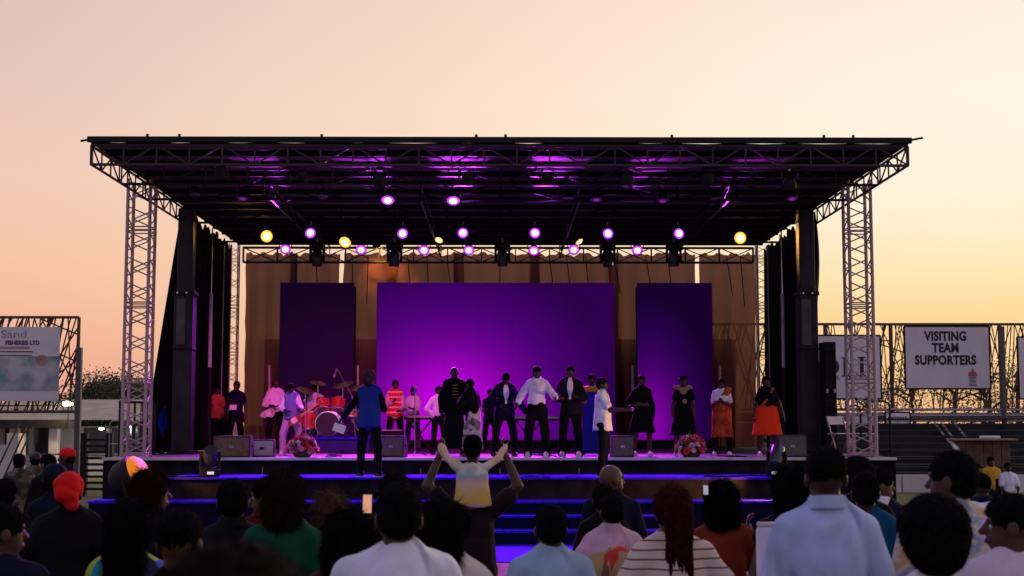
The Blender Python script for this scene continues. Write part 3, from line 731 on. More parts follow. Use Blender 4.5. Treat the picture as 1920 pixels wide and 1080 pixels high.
def bouquet(px_, py, Y, w, label):
    p = at(px_, py, Y); p.z = DZ
    t = thing('flower_arrangement', p, label, 'flowers', 'flower arrangements at the stage edge')
    MB().lathe([(.12, 0), (.17, .03), (.2, .12), (.18, .15)], 16, p).build('basket', M('wicker', (.10, .06, .03), .8, 0, (20, .4), (60, .5)), t, True)
    cols = [M('pink_petals', (.92, .30, .45), .6, 0, (20, .3)), M('red_petals', (.85, .06, .06), .6, 0, (20, .3)), M('pale_pink_petals', (.95, .66, .70), .6, 0, (20, .2)), M('magenta_petals', (.75, .10, .42), .6, 0, (20, .3))]
    mesh_ = []
    for c in cols:
        b = MB()
        for ring, (n_, r_, z_, tl) in enumerate(((5, .5, 0, .5), (5, .8, -.15, .9), (6, 1.05, -.3, 1.2))):
            for j in range(n_):
                a = 2 * math.pi * (j + ring * .5) / n_; ca, sa = math.cos(a), math.sin(a)
                ww = r_ * .55
                b.add([(ca * .1 - sa * ww * .4, sa * .1 + ca * ww * .4, z_ - .2), (ca * .1 + sa * ww * .4, sa * .1 - ca * ww * .4, z_ - .2),
                       (ca * r_ + sa * ww, sa * r_ - ca * ww, z_ + .9 - tl * .6), (ca * r_ * 1.1, sa * r_ * 1.1, z_ + 1.0 - tl * .62), (ca * r_ - sa * ww, sa * r_ + ca * ww, z_ + .9 - tl * .6)], [(0, 1, 2, 3, 4)])
        mesh_.append(b.mesh('flower', c, True))
    r2 = random.Random(int(px_))
    lf = MB()
    for j in range(60):
        a, e = r2.uniform(0, 6.28), r2.uniform(.05, 1.3); rr = r2.uniform(.7, 1.05)
        d = Vector((math.cos(a) * math.cos(e) * w / 2 * rr, math.sin(a) * math.cos(e) * w / 2.4 * rr, .12 + math.sin(e) * .32 * rr)); u = d.orthogonal().normalized() * .02
        tip = d * 1.18; lf.add([p + d * .8 - u, p + d + u * 1.4, p + tip, p + d - u * 1.4], [(0, 1, 2, 3)])
    lf.build('foliage', M('leaf_green', (.05, .09, .025), .6, 0, (10, .3)), t)
    for j in range(90):
        a, e = r2.uniform(0, 6.28), math.asin(r2.uniform(.02, .98)); rr = r2.uniform(.86, 1.0)
        d = Vector((math.cos(a) * math.cos(e) * w / 2 * rr, math.sin(a) * math.cos(e) * w / 2.4 * rr, .10 + math.sin(e) * .34 * rr))
        o = bpy.data.objects.new('flower', r2.choice(mesh_)); COL.objects.link(o); o.parent = t
        o.matrix_basis = Matrix.Translation(d) @ d.to_track_quat('Z', 'Y').to_matrix().to_4x4() @ Matrix.Scale(r2.uniform(.042, .062), 4)


bouquet(567, 857, 27.95, .64, 'pink and red flower arrangement at the stage edge in front of the guitarist')
bouquet(1296, 857, 27.95, .60, 'red and pink flower arrangement at the stage edge below the person in the black hat')

for i, (pts_, lab) in enumerate((([(300, 893), (330, 889), (352, 892), (372, 890), (388, 891)], 'dark power cable running to the left apron lamp'), ([(1470, 891), (1440, 893), (1405, 889), (1360, 892), (1320, 890)], 'dark power cable trailing from the right apron lamp'))):
    P_ = [(at(a, b, 25.9).x, 25.9 + .25 * math.sin(a * .05), 1.062) for a, b in pts_]
    tag(MB().tube(P_, .014, 6).build('power_cable', m_black, None, True), lab, 'cable', 'cables on the apron')
for i, (x, y0_, y1_) in enumerate(((-3.4, 28.0, 33), (.9, 28.2, 33), (4.6, 28.0, 35))):
    P_ = [(x + .25 * math.sin(j * 1.3 + i), y0_ + (y1_ - y0_) * j / 9, DZ + .012) for j in range(10)]
    tag(MB().tube(P_, .012, 6).build('power_cable', m_black, None, True), ['dark cable on the deck by the left monitors', 'dark cable on the deck near the centre keyboard', 'dark cable on the deck by the right flowers'][i], 'cable', 'cables on the deck')

# drum riser and kit
ra, rb_ = at(548, 830, 33.6).x, at(694, 830, 33.6).x; RZ = 1.70
rs = thing('drum_riser', ((ra + rb_) / 2, 34.6, DZ), 'low blue carpeted riser under the drum kit', 'riser')
MB().cbox(((ra + rb_) / 2, 34.7, RZ - .03), (rb_ - ra, 2.2, .06), .01).build('carpet_top', m_blue_carpet, rs)
MB().box(((ra + rb_) / 2, 34.72, (DZ + RZ - .06) / 2), (rb_ - ra - .04, 2.12, RZ - .062 - DZ)).build('riser_face', M('blue_riser_cloth', (.015, .015, .16), .8, 0, (5, .3)), rs)
kx = at(617, 800, 34.2).x
kit = thing('drum_kit', (kx, 34.3, RZ), 'red drum kit with cymbals on the blue riser', 'drum kit')
red = M('red_drum_shell', (.55, .03, .03), .25, 0, (6, .2), spec=.6); dhead = M('black_drum_head', (.012, .01, .014), .4); whead = M('white_drum_head', (.75, .7, .72), .5); brass = M('cymbal_bronze', (.7, .5, .25), .3, .9, (14, .2))


def drum(c, r, h, d, top=None, name='drum', hm=None):
    q = Vector(d).to_track_quat('Z', 'Y').to_matrix()
    b = MB().lathe([(r, -h / 2), (r * 1.01, 0), (r, h / 2)], 24, c, q).build(name, red, kit, True)
    for s in (-1, 1):
        MB().lathe([(r * 1.0, -.012), (r * 1.05, -.01), (r * 1.05, .014), (r * .97, .018)], 24, Vector(c) + q @ Vector((0, 0, s * h / 2)), q).build('hoop', m_chrome, b, True)
        MB().lathe([(r * .965, -.004), (r * .965, .004)], 24, Vector(c) + q @ Vector((0, 0, s * (h / 2 + .018))), q).build('drum_head', hm or whead, b)
    for j in range(8):
        a = 2 * math.pi * j / 8; u = q @ Vector((math.cos(a) * r * 1.04, math.sin(a) * r * 1.04, 0)); w = q @ Vector((0, 0, h / 2))
        rod('tension_rod', Vector(c) + u - w, Vector(c) + u + w, .007, m_chrome, kit, 5)


drum((kx, 34.1, RZ + .30), .29, .42, (0, -1, 0), name='bass_drum', hm=dhead)
drum((kx - .16, 34.25, RZ + .78), .16, .22, (-.1, .35, 1), name='tom_drum'); drum((kx + .2, 34.25, RZ + .78), .17, .24, (.1, .35, 1), name='tom_drum')
drum((kx - .52, 34.35, RZ + .38), .21, .40, (0, .05, 1), name='floor_tom'); drum((kx + .5, 34.55, RZ + .55), .18, .14, (0, .1, 1), name='snare_drum')
for s in (-1, 1): rod('bass_leg', (kx + s * .26, 33.98, RZ + .2), (kx + s * .42, 33.85, RZ), .012, m_chrome, kit)
for j in range(3):
    a = 2 * math.pi * j / 3; rod('tom_leg', (kx - .52 + .2 * math.cos(a), 34.35 + .2 * math.sin(a), RZ + .5), (kx - .52 + .23 * math.cos(a), 34.35 + .23 * math.sin(a), RZ), .01, m_chrome, kit)
    rod('snare_leg', (kx + .5, 34.55, RZ + .4), (kx + .5 + .25 * math.cos(a), 34.55 + .25 * math.sin(a), RZ), .01, m_chrome, kit)
for i, (dx, dy, z, r, tl) in enumerate(((-.62, .3, 1.12, .23, .3), (.28, .35, 1.25, .26, -.25), (.62, .2, 1.18, .24, -.3), (-.35, .55, 1.3, .2, .2))):
    c = Vector((kx + dx, 34.2 + dy, RZ + z)); q = Matrix.Rotation(tl, 3, 'Y') @ Matrix.Rotation(.3, 3, 'X')
    cy = MB().lathe([(.02, .03), (.05, .02), (r * .5, .006), (r, -.006), (r, -.01), (r * .5, .0), (.02, .02)], 24, c, q).build('cymbal', brass, kit, True)
    rod('cymbal_stand', (c.x, c.y, RZ + .25), c, .011, m_chrome, kit)
    for j in range(3):
        a = 2 * math.pi * j / 3 + i; rod('stand_leg', (c.x, c.y, RZ + .4), (c.x + .25 * math.cos(a), c.y + .25 * math.sin(a), RZ), .009, m_chrome, kit, 5)
MB().lathe([(.15, 0), (.17, .05), (.15, .09)], 16, (at(590, 800, 35.1).x, 35.15, RZ + .42)).build('stool_seat', m_black, kit, True)
rod('stool_post', (at(590, 800, 35.1).x, 35.15, RZ), (at(590, 800, 35.1).x, 35.15, RZ + .43), .03, m_chrome, kit)


def mic_stand(p, top, tip, label, z0):
    p = Vector(p); t = thing('microphone_stand', p, label, 'mic stand', 'microphone stands')
    rod('pole', p + Vector((0, 0, .04)), top, .012, M('stand_metal', (.3, .26, .3), .4, .6), t, 6)
    for j in range(3):
        a = 2 * math.pi * j / 3 + .5; rod('foot', p + Vector((0, 0, .12)), p + Vector((.26 * math.cos(a), .26 * math.sin(a), 0.01)), .011, m_black_steel, t, 6)
    if tip is not None:
        rod('boom', Vector(top), Vector(tip[0]), .010, M('stand_metal', (.3, .26, .3)), t, 6)
        q = (Vector(tip[1]) - Vector(tip[0])).to_track_quat('Z', 'Y').to_matrix()
        L_ = (Vector(tip[1]) - Vector(tip[0])).length
        MB().lathe([(.012, 0), (.018, L_ * .6), (.028, L_ * .65), (.03, L_ * .85), (.015, L_)], 10, tip[0], q).build('microphone', m_alu, t, True)


b0 = at(668, 838, 34.0); mic_stand((b0.x, 34.0, DZ), at(660, 742, 34.0), (at(631, 690, 33.9), at(626, 708, 33.8)), 'boom microphone stand reaching over the drum kit', DZ)
b0 = at(778, 850, 29.2); mic_stand((b0.x, 29.2, DZ), at(778, 735, 29.2), (at(778, 735, 29.2), at(778, 724, 29.1)), 'straight microphone stand in front of the keyboard player', DZ)
b0 = at(573, 850, 30.8); mic_stand((b0.x, 30.8, DZ), at(573, 756, 30.8), (at(573, 756, 30.8), at(570, 750, 30.7)), 'straight microphone stand beside the person with the red guitar', DZ)


def keyboard(a, b, py, Y, label):
    pa, pb = at(a, py, Y), at(b, py, Y); c = (pa + pb) / 2; w = pb.x - pa.x
    t = thing('keyboard', (c.x, Y, DZ), label, 'keyboard', 'keyboards on stands')
    MB().cbox((c.x, Y, c.z), (w, .32, .10), .02).build('body', m_black, t, True)
    MB().box((c.x, Y + .06, c.z + .052), (w * .94, .15, .012)).build('key_bed', M('ivory_keys', (.75, .72, .7), .3, 0, (30, .1)), t)
    MB().cbox((c.x, Y - .165, c.z + .02), (w * .98, .012, .04), .004).build('back_strip', pale, t)
    for s in (-1, 1):
        for q in (-1, 1): rod('stand_tube', (c.x - s * .3, Y + q * .12, DZ + .02), (c.x + s * .3, Y + q * .12, c.z - .05), .018, m_black_steel, t)
        rod('stand_foot', (c.x - s * .3, Y - .2, DZ + .02), (c.x - s * .3, Y + .2, DZ + .02), .018, m_black_steel, t)
    return t


keyboard(758, 815, 783, 34.6, 'keyboard on a stand played by the person in the white shirt left of centre')
keyboard(935, 1048, 785, 33.2, 'long keyboard on a stand behind the bowing person in the dark suit')


def guitar(p, ang, face, mat, label, s=1.0):
    """solid body guitar held across the chest; p is the body centre, neck rises to the viewer's right or left by ang"""
    t = thing('guitar', p, label, 'guitar', 'guitars')
    out = []
    for j in range(28):
        a = 2 * math.pi * j / 28; r = .17 + .035 * math.cos(2 * a) - .02 * math.cos(3 * a) + .01 * math.sin(a * 4)
        out.append((r * 1.05 * math.cos(a) * s, r * .85 * math.sin(a) * s))
    rot = Matrix.Rotation(face, 3, 'Z') @ Matrix.Rotation(-ang, 3, 'Y')
    p = Vector(p)
    MB().prism(out, -.022, .022, rot, p).build('body', mat, t, True)
    MB().cbox(p + rot @ Vector((.5 * s, -.01, 0)), (.68 * s, .024, .05), .006, rot).build('neck', M('maple_neck', (.35, .2, .09), .4), t)
    MB().cbox(p + rot @ Vector((.91 * s, -.01, .01)), (.17 * s, .02, .085), .008, rot).build('headstock', mat, t)
    MB().cbox(p + rot @ Vector((.0, -.028, .0)), (.16 * s, .012, .12), .004, rot).build('pickguard', M('cream_guard', (.6, .55, .5), .4), t)
    MB().cbox(p + rot @ Vector((-.1 * s, -.03, 0)), (.03, .02, .09), .004, rot).build('bridge', m_chrome, t)


# side rails on the stage wings
def railing(pts, h, nbar, label, mat):
    pts = [Vector(p) for p in pts]; t = thing('guard_rail', pts[0], label, 'railing', 'stage side railings')
    for i in range(len(pts) - 1):
        a, b = pts[i], pts[i + 1]; up = Vector((0, 0, h))
        rod('top_rail', a + up, b + up, .024, mat, t); rod('bottom_rail', a + Vector((0, 0, .12)), b + Vector((0, 0, .12)), .018, mat, t)
        for j in range(nbar + 1):
            q = a.lerp(b, j / nbar); rod('baluster' if 0 < j < nbar else 'post', q + Vector((0, 0, 0)), q + up, .013 if 0 < j < nbar else .024, mat, t)


railing([(-7.58, 28.5, DZ), (-7.5, 31.8, DZ)], 1.1, 6, 'black railing along the left wing of the stage deck', m_black_steel)
railing([(-7.55, 28.45, DZ), (-6.95, 28.75, DZ)], 1.08, 5, 'short black railing across the left wing of the stage deck', m_black_steel)
for i, (a, b, Y) in enumerate(((1590, 1614, 28.6), (1629, 1669, 28.3))):
    xa, xb = at(a, 800, Y).x, at(b, 800, Y).x; zt = at(a, 752 + 7 * (1 - i), Y).z; t = thing('hoop_rail', ((xa + xb) / 2, Y, DZ), f'black round cornered hoop rail on the right wing, {"nearer the column" if i == 0 else "wider and further right"}', 'railing', 'hoop rails')
    w = xb - xa; pts = [(xa, Y, DZ), (xa, Y, zt - .12), (xa + .03, Y, zt - .04), (xa + .12, Y, zt), (xb - .12, Y, zt), (xb - .03, Y, zt - .04), (xb, Y, zt - .12), (xb, Y, DZ)]
    MB().tube(pts, .022, 8).build('hoop', m_black_steel, t, True)
    rod('cross_bar', (xa, Y, DZ + .5), (xb, Y, DZ + .5), .016, m_black_steel, t)
    rod('cross_bar', (xa, Y, DZ + .12), (xb, Y, DZ + .12), .016, m_black_steel, t)
# folded chairs and gear by the right tower
for i, (q, rz) in enumerate(((1575, .4), (1622, -.3))):
    p = at(q, 858, 29.3); p.z = DZ; t = thing('folding_chair', p, f'metal folding chair beside the right front tower, {"left" if i == 0 else "right"} one of the pair', 'chair', 'folding chairs', 0)
    rot = Matrix.Rotation(rz, 3, 'Z'); L = lambda x, y, z: p + rot @ Vector((x, y, z))
    for s in (-1, 1):
        rod('leg', L(s * .2, -.2, 0), L(s * .2, .16, .8), .014, m_alu, t); rod('leg', L(s * .18, .2, 0), L(s * .18, -.12, .46), .014, m_alu, t)
    MB().cbox(L(0, -.02, .45), (.38, .36, .025), .01, rot).build('seat', m_trim, t); MB().cbox(L(0, .14, .72), (.4, .02, .18), .008, rot @ Matrix.Rotation(R(-20), 3, 'X')).build('backrest', m_trim, t)

# ------------------------------------------------------------------ the ground around: stands, fences, boards, buildings, trees
YL = 48.0
fx0, fx1 = at(-60, 600, YL).x, at(148, 600, YL).x; fz1, fz0 = at(100, 595, YL).z, at(100, 772, YL).z
fe = thing('screen_fence', ((fx0 + fx1) / 2, YL, 0), 'rust brown fence of slanting bars behind the advert board on the left', 'fence')
rod('top_rail', (fx0, YL, fz1), (fx1, YL, fz1), .05, m_fence, fe); rod('bottom_rail', (fx0, YL, fz0), (fx1, YL, fz0), .05, m_fence, fe)
rod('end_post', (fx1, YL, fz0 - .3), (fx1, YL, fz1), .06, m_fence, fe); rod('end_post', (fx0, YL, 0), (fx0, YL, fz1), .06, m_fence, fe)
r3 = random.Random(3)


def bars(fe, x0, x1, Y, z0, z1, n, spread, r, rnd, mat):
    """bars that lean this way and that, like reeds"""
    for j in range(n):
        x = x0 + (x1 - x0) * (j + rnd.uniform(.1, .9)) / n; lean = rnd.choice((-1, 1, 1)) * rnd.uniform(.05, spread) * (z1 - z0)
        p, q = Vector((x - lean * .5, Y + rnd.uniform(-.03, .03), z0)), Vector((x + lean * .5, Y + rnd.uniform(-.03, .03), z1))
        for _ in range(2):                                    # trim to the frame
            for e, (lo, hi) in enumerate(((x0, x1),)):
                if q.x > hi: t_ = (hi - p.x) / (q.x - p.x); q = p.lerp(q, t_)
                if q.x < lo: t_ = (lo - p.x) / (q.x - p.x); q = p.lerp(q, t_)
                if p.x > hi: t_ = (hi - q.x) / (p.x - q.x); p = q.lerp(p, t_)
                if p.x < lo: t_ = (lo - q.x) / (p.x - q.x); p = q.lerp(p, t_)
        if (q - p).length > .3: rod('bar', p, q, r, mat, fe, 5)


bars(fe, fx0, fx1, YL, fz0, fz1, 44, .55, .026, r3, m_fence)
for (a, b, c, d) in ((75, 597, 148, 628), (114, 664, 148, 612), (112, 664, 148, 680), (110, 700, 148, 672)): rod('bar', at(a, b, YL), at(c, d, YL), .028, m_fence, fe, 5)
pt = thing('fence_post', (at(146, 800, 47.7).x, 47.7, 0), 'tall grey post at the right end of the left fence', 'post')
rod('shaft', (at(146, 800, 47.7).x, 47.7, 0), (at(149, 652, 47.7).x, 47.7, at(147, 652, 47.7).z), .09, M('grey_post', (.10, .085, .09), .6, .3), pt, square=True)
MB().cbox((at(146, 800, 47.7).x, 47.7, .03), (.4, .4, .06), .01).build('foot_plate', m_concrete, pt)

# printed advert board (flat print: the picture is the board's own print)
b0, b1 = at(-70, 752, YL - .2), at(113, 613, YL - .2)
ad = thing('advert_board', ((b0.x + b1.x) / 2, YL - .2, b0.z), 'faded printed advert board on the left fence with navy lettering', 'board')


def print_material():
    m = bpy.data.materials.new('faded_print'); m.use_nodes = True; n, l = m.node_tree.nodes, m.node_tree.links; b = n['Principled BSDF']; b.inputs['Roughness'].default_value = .6
    tc = n.new('ShaderNodeTexCoord'); v = n.new('ShaderNodeTexVoronoi'); v.inputs['Scale'].default_value = 2.2; v.feature = 'SMOOTH_F1'
    nz = n.new('ShaderNodeTexNoise'); nz.inputs['Scale'].default_value = 1.5; nz.inputs['Detail'].default_value = 6; l.new(tc.outputs['Object'], nz.inputs[0]); l.new(tc.outputs['Object'], v.inputs[0])
    r = n.new('ShaderNodeValToRGB'); e = r.color_ramp.elements; e[0].color = (.06, .13, .13, 1); e[1].color = (.60, .62, .62, 1); e[0].position = .3; e[1].position = .62
    x = e.new(.42); x.color = (.08, .30, .29, 1); x = e.new(.52); x.color = (.42, .42, .42, 1)
    l.new(nz.outputs[0], r.inputs[0])
    mx = n.new('ShaderNodeMix'); mx.data_type = 'RGBA'; mx.inputs[0].default_value = .35; l.new(r.outputs[0], mx.inputs[6])
    hsv = n.new('ShaderNodeHueSaturation'); hsv.inputs['Saturation'].default_value = .25; hsv.inputs['Value'].default_value = .5; l.new(v.outputs['Color'], hsv.inputs['Color']); l.new(hsv.outputs[0], mx.inputs[7])
    l.new(mx.outputs[2], b.inputs[0]); return m


m_print = print_material(); m_navy_ink = M('navy_ink', (.06, .04, .14), .7); m_red_ink = M('faded_red_ink', (.42, .2, .2), .7)
MB().cbox(((b0.x + b1.x) / 2, YL - .2, (b0.z + b1.z) / 2), (b1.x - b0.x, .06, b1.z - b0.z), .01).build('panel', m_board, ad)
q0, q1 = at(-68, 733, YL - .24), at(112, 668, YL - .24)
MB().box(((q0.x + q1.x) / 2, YL - .236, (q0.z + q1.z) / 2), (q1.x - q0.x, .004, q1.z - q0.z)).build('printed_picture', m_print, ad)
text('lettering', 'Sand', .36, at(26, 627, YL - .235), M('grey_blue_ink', (.28, .26, .36), .7), ad, 1.3)
text('lettering', 'FISHERIES LTD', .19, at(42, 643, YL - .235), m_navy_ink, ad, .95, .008)
for (a, b, c, d, mt) in ((-60, 654, 55, 650, m_red_ink), (-60, 660.5, 62, 658.5, m_ink), (-60, 667, 60, 665.5, m_ink)):
    u, w = at(a, b, YL - .24), at(c, d, YL - .24); MB().box(((u.x + w.x) / 2, YL - .235, (u.z + w.z) / 2), (w.x - u.x, .004, abs(w.z - u.z))).build('print_line', mt, ad)
u = at(78, 676, YL - .245); MB().lathe([(.19, 0), (.19, .004)], 20, (u.x, YL - .238, u.z), Matrix.Rotation(R(90), 3, 'X')).build('printed_disc', M('salmon_ink', (.42, .20, .17), .7), ad)

# left hand building: terrace slab, wall, roof sheet, stair, lamps
bl = thing('pavilion', (at(60, 850, 55).x, 55, 0), 'white walled pavilion with a lamp lit sheet roof at the left', 'building')
X = lambda q, Y=55.0: at(q, 800, Y).x; Z = lambda y, Y=55.0: at(100, y, Y).z
rm = M('corrugated_roof_sheet', (.36, .31, .24), .55, .2, (2, .25), (9, .2))
b = MB(); vs = []; k = 150
for i in range(k + 1):
    x = X(-80) + (X(330) - X(-80)) * i / k; dz = .03 if i % 2 else 0
    vs += [(x, 54.6, Z(788) + dz), (x, 61, Z(745) + dz)]
b.add(vs, [(2 * i, 2 * i + 2, 2 * i + 3, 2 * i + 1) for i in range(k)]); b.build('roof', rm, bl)
MB().box(((X(-80) + X(330)) / 2, 58.5, Z(800) / 2), (X(330) - X(-80) - .4, 5.5, Z(800))).build('wall', m_wall, bl)
MB().cbox(((X(-80) + X(152)) / 2, 54.2, Z(795)), (X(152) - X(-80), 1.6, .32), .02).build('terrace_slab', m_grey_col, bl)
for q in (-30, 45, 118): MB().cbox((X(q), 54.0, (Z(802)) / 2), (.34, .34, Z(802) - .02), .02).build('pillar', m_wall, bl)
for j in range(5):
    MB().box((X(58) - j * .42, 53.4, (Z(812) - j * .42) / 2), (.42, .9, Z(812) - j * .42)).build('stair_block', m_wall, bl)
for q in (20, 78, 170, 222, 268):
    w = MB().cbox((X(q), 55.70, 1.35), (.9, .05, 1.0), .01).build('window', M('window_glass_dark', (.02, .02, .025), .1, 0, False, spec=.8), bl); MB().cbox((X(q), 55.66, .83), (1.0, .08, .06), .01).build('sill', m_concrete, w)
for i, (q0_, y0_, q1_, y1_) in enumerate(((3, 905, 50, 800), (14, 905, 62, 800), (-10, 890, 36, 795))): rod('stair_rail', at(q0_, y0_, 52), at(q1_, y1_, 53), .035, m_grey_col, bl)
for z in (770, 757): rod('terrace_rail', at(-60, z + 4, 53.4), at(150, z + 3, 53.4), .03, m_fence, bl)
for j in range(26): rod('terrace_baluster', (X(-60) + (X(140) - X(-60)) * j / 25, 53.4, Z(772)), (X(-60) + (X(140) - X(-60)) * j / 25 + .12, 53.4, Z(757)), .02, m_alu, bl, 5)
m_lamp_w = M('warm_lamp_glow', (1, .9, .7), .4, 0, False, emit=((1, .85, .55), 9)); m_lamp_c = M('white_lamp_glow', (1, 1, 1), .4, 0, False, emit=((.95, .95, 1), 7))
for i, (q, y, Y, mat, w, lab, col, pw) in enumerate(((126, 757, 53.0, m_lamp_w, .3, 'lit warm lamp on a pole above the pavilion roof edge', (1, .75, .35), 120), (190, 804, 53.6, m_lamp_c, .15, 'bright white flood lamp on the pavilion wall, nearer the post', (.95, .95, 1), 30), (243, 801, 53.6, m_lamp_c, .13, 'bright white flood lamp on the pavilion wall, behind the left tower', (.95, .95, 1), 25))):
    p = at(q, y, Y); t = thing('flood_lamp', p, lab, 'lamp', 'flood lamps')
    MB().ball(p, (w * .75, .1, w * .32), 14, 8).build('bulb', mat, t, True)
    MB().cbox((p.x, p.y + .12, p.z + .05), (w * 1.5, .08, w * .6), .02).build('housing', m_black_steel, t)
    rod('bracket', (p.x, p.y + .14, p.z), (p.x, p.y + .14, p.z - .9) if i == 0 else (p.x, 55.8, p.z + .1), .025, m_black_steel, t)
    li = bpy.data.lights.new('glow', 'POINT'); li.energy = pw; li.color = col; li.shadow_soft_size = .15; lo = bpy.data.objects.new('glow', li); COL.objects.link(lo); lo.parent = t; lo.location = (0, -.3, -.05)
# gate with bars beside the stage
gt = thing('bar_gate', (at(178, 860, 40).x, 40, 0), 'dark slatted gate standing left of the stage', 'gate')
for q in (158, 205): rod('gate_post', (at(q, 850, 40).x, 40, 0), (at(q, 850, 40).x, 40, at(q, 812, 40).z), .09, m_black_steel, gt, square=True)
for j in range(9): rod('slat', (at(160, 850, 40).x, 40, .2 + j * .17), (at(203, 850, 40).x, 40, .2 + j * .17), .035, m_black_steel, gt, square=True)
for j in range(4):
    ww = thing('barrier', (at(205 + j * 18, 850, 36 + j * .3).x, 36 + j * .3, 0), f'steel crowd barrier leaning behind the left stage wing, {ORD[j]} from the left', 'barrier', 'stacked steel barriers')
    x = at(205 + j * 18, 850, 36 + j * .3).x; Yb = 36 + j * .3
    MB().tube([(x, Yb, .05), (x, Yb, 2.02), (x + .06, Yb, 2.08), (x + .5, Yb, 2.08), (x + .56, Yb, 2.02), (x + .56, Yb, .05)], .022, 8).build('frame', m_alu, ww, True)
    for z in (.25, 1.5): rod('rail', (x, Yb, z), (x + .56, Yb, z), .016, m_alu, ww)
    for a in range(1, 5): rod('bar', (x + .112 * a, Yb, .25), (x + .112 * a, Yb, 1.5), .012, m_alu, ww, 5)

# right hand stand
YR = 52.0
st2 = thing('terrace_stand', (18, 46, 0), 'dark stepped terrace of the stand at the right with a white front wall', 'grandstand')
sx0, sx1 = at(1250, 800, 47).x, at(2050, 800, 47).x
for j in range(8):
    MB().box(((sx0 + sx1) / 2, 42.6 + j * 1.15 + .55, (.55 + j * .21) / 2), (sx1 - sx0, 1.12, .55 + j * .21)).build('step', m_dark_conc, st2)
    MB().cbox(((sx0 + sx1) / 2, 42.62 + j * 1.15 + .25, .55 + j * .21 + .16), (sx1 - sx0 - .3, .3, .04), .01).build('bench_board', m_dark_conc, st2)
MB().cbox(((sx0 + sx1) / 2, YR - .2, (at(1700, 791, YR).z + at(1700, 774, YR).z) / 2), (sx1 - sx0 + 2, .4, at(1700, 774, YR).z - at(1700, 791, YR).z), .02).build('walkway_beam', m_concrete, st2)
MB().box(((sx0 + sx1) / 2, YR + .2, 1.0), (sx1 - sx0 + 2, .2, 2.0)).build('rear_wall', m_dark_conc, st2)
for j in range(9):
    w = (sx1 - sx0) / 9
    MB().cbox((sx0 + w * (j + .5), 41.9, .26), (w - .03, .18, .52), .01).build('front_wall_panel', m_wall, st2)
for (a, y0_, b_, y1_) in ((1752, 793, 1838, 905), (1765, 793, 1850, 905), (1790, 793, 1866, 893)): rod('hand_rail', at(a, y0_, 50.5), at(b_, y1_, 43), .04, m_alu, st2)
rod('hand_rail', at(1783, 826, 44), at(1796, 845, 43), .07, m_trim, st2)
for j in range(2): rod('pipe_rail', at(1620, 767 + j * 12, 51.5), at(1960, 769 + j * 10, 51.5), .035, m_alu, st2)

fr = thing('screen_fence', (20, YR, 2.3), 'rust brown fence of slanting bars along the top of the right stand', 'fence')
rx0, rx1 = at(1200, 700, YR).x, at(2040, 700, YR).x; rz1, rz0 = at(1700, 608, YR).z, at(1700, 768, YR).z
rod('top_rail', (rx0, YR, rz1), (rx1, YR, rz1), .05, m_fence, fr); rod('bottom_rail', (rx0, YR, rz0), (rx1, YR, rz0), .05, m_fence, fr)
for q in (1220, 1440, 1549, 1672, 1877, 2030):
    rod('post', (at(q, 700, YR).x, YR, rz0 - .3), (at(q, 700, YR).x, YR, rz1), .075, m_fence, fr)
bars(fr, at(1540, 700, YR).x, rx1, YR, rz0, rz1, 92, .42, .020, r3, m_fence)
bars(fr, rx0, at(1540, 700, YR).x, YR, rz0, rz1, 46, .4, .026, r3, m_fence)
for j in range(9):
    a = r3.uniform(1560, 1930); y_ = r3.uniform(630, 745); rod('bar', at(a, y_, YR), at(a + r3.choice((-1, 1)) * r3.uniform(40, 90), y_ + r3.uniform(-35, 35), YR), .024, m_fence, fr, 5)
pl = thing('fence_post', (at(1882, 800, 51).x, 51, 0), 'tall grey post beside the visiting supporters board', 'post')
rod('shaft', (at(1884, 820, 51).x, 51, at(1884, 825, 51).z), (at(1878, 612, 51).x, 51, at(1878, 612, 51).z), .10, M('grey_post', (.1, .085, .09)), pl)
MB().cbox((at(1884, 820, 51).x, 51, at(1884, 825, 51).z), (.4, .4, .06), .01).build('foot_plate', m_concrete, pl)


def board(a, y0_, b_, y1_, Y, label, tilt=0):
    p, q = at(a, y1_, Y), at(b_, y0_, Y); t = thing('sign_board', ((p.x + q.x) / 2, Y, p.z), label, 'sign')
    MB().cbox(((p.x + q.x) / 2, Y, (p.z + q.z) / 2), (q.x - p.x, .05, q.z - p.z), .008).build('panel', m_board, t)
    for x in (p.x, q.x): rod('frame_edge', (x, Y, p.z), (x, Y, q.z), .03, m_black_steel, t, square=True)
    for z in (p.z, q.z): rod('frame_edge', (p.x, Y + .002, z), (q.x, Y + .002, z), .03, m_black_steel, t, square=True)
    return t


YB2 = 51.6
vb = board(1698, 612, 1854, 729, YB2, 'white board reading VISITING TEAM SUPPORTERS on the right fence')
for body, y_ in (('VISITING', 631), ('TEAM', 653), ('SUPPORTERS', 676)): text('lettering', body, .46, at(1773, y_, YB2 - .03), m_ink, vb, .80, .020, 1.06)
cr = at(1824, 705, YB2 - .03)
MB().prism([(-.17, 0), (-.14, .14), (-.05, .17), (0, .32), (.05, .17), (.14, .14), (.17, 0)], -.004, .0, None, cr).build('emblem_roof', M('faded_red_print', (.42, .12, .14), .7), vb)
for j in range(3): MB().box((cr.x, YB2 - .032, cr.z - .06 - j * .13), (.26, .004, .10)).build('emblem_tower', M('grey_print', (.27, .25, .27), .7), vb)
ob = board(1500, 629, 1650, 748, YB2 + .02, 'white board with large dark serif letters half hidden by the right column')
YO = YB2 - .012


def serif_I(c, h, w):
    x, z = c.x, c.z; m_ = MB().box((x, YO, z), (w, .006, h)); [m_.box((x, YO, z + s * (h / 2 - .02)), (w * 2.1, .006, .04)) for s in (-1, 1)]; return m_


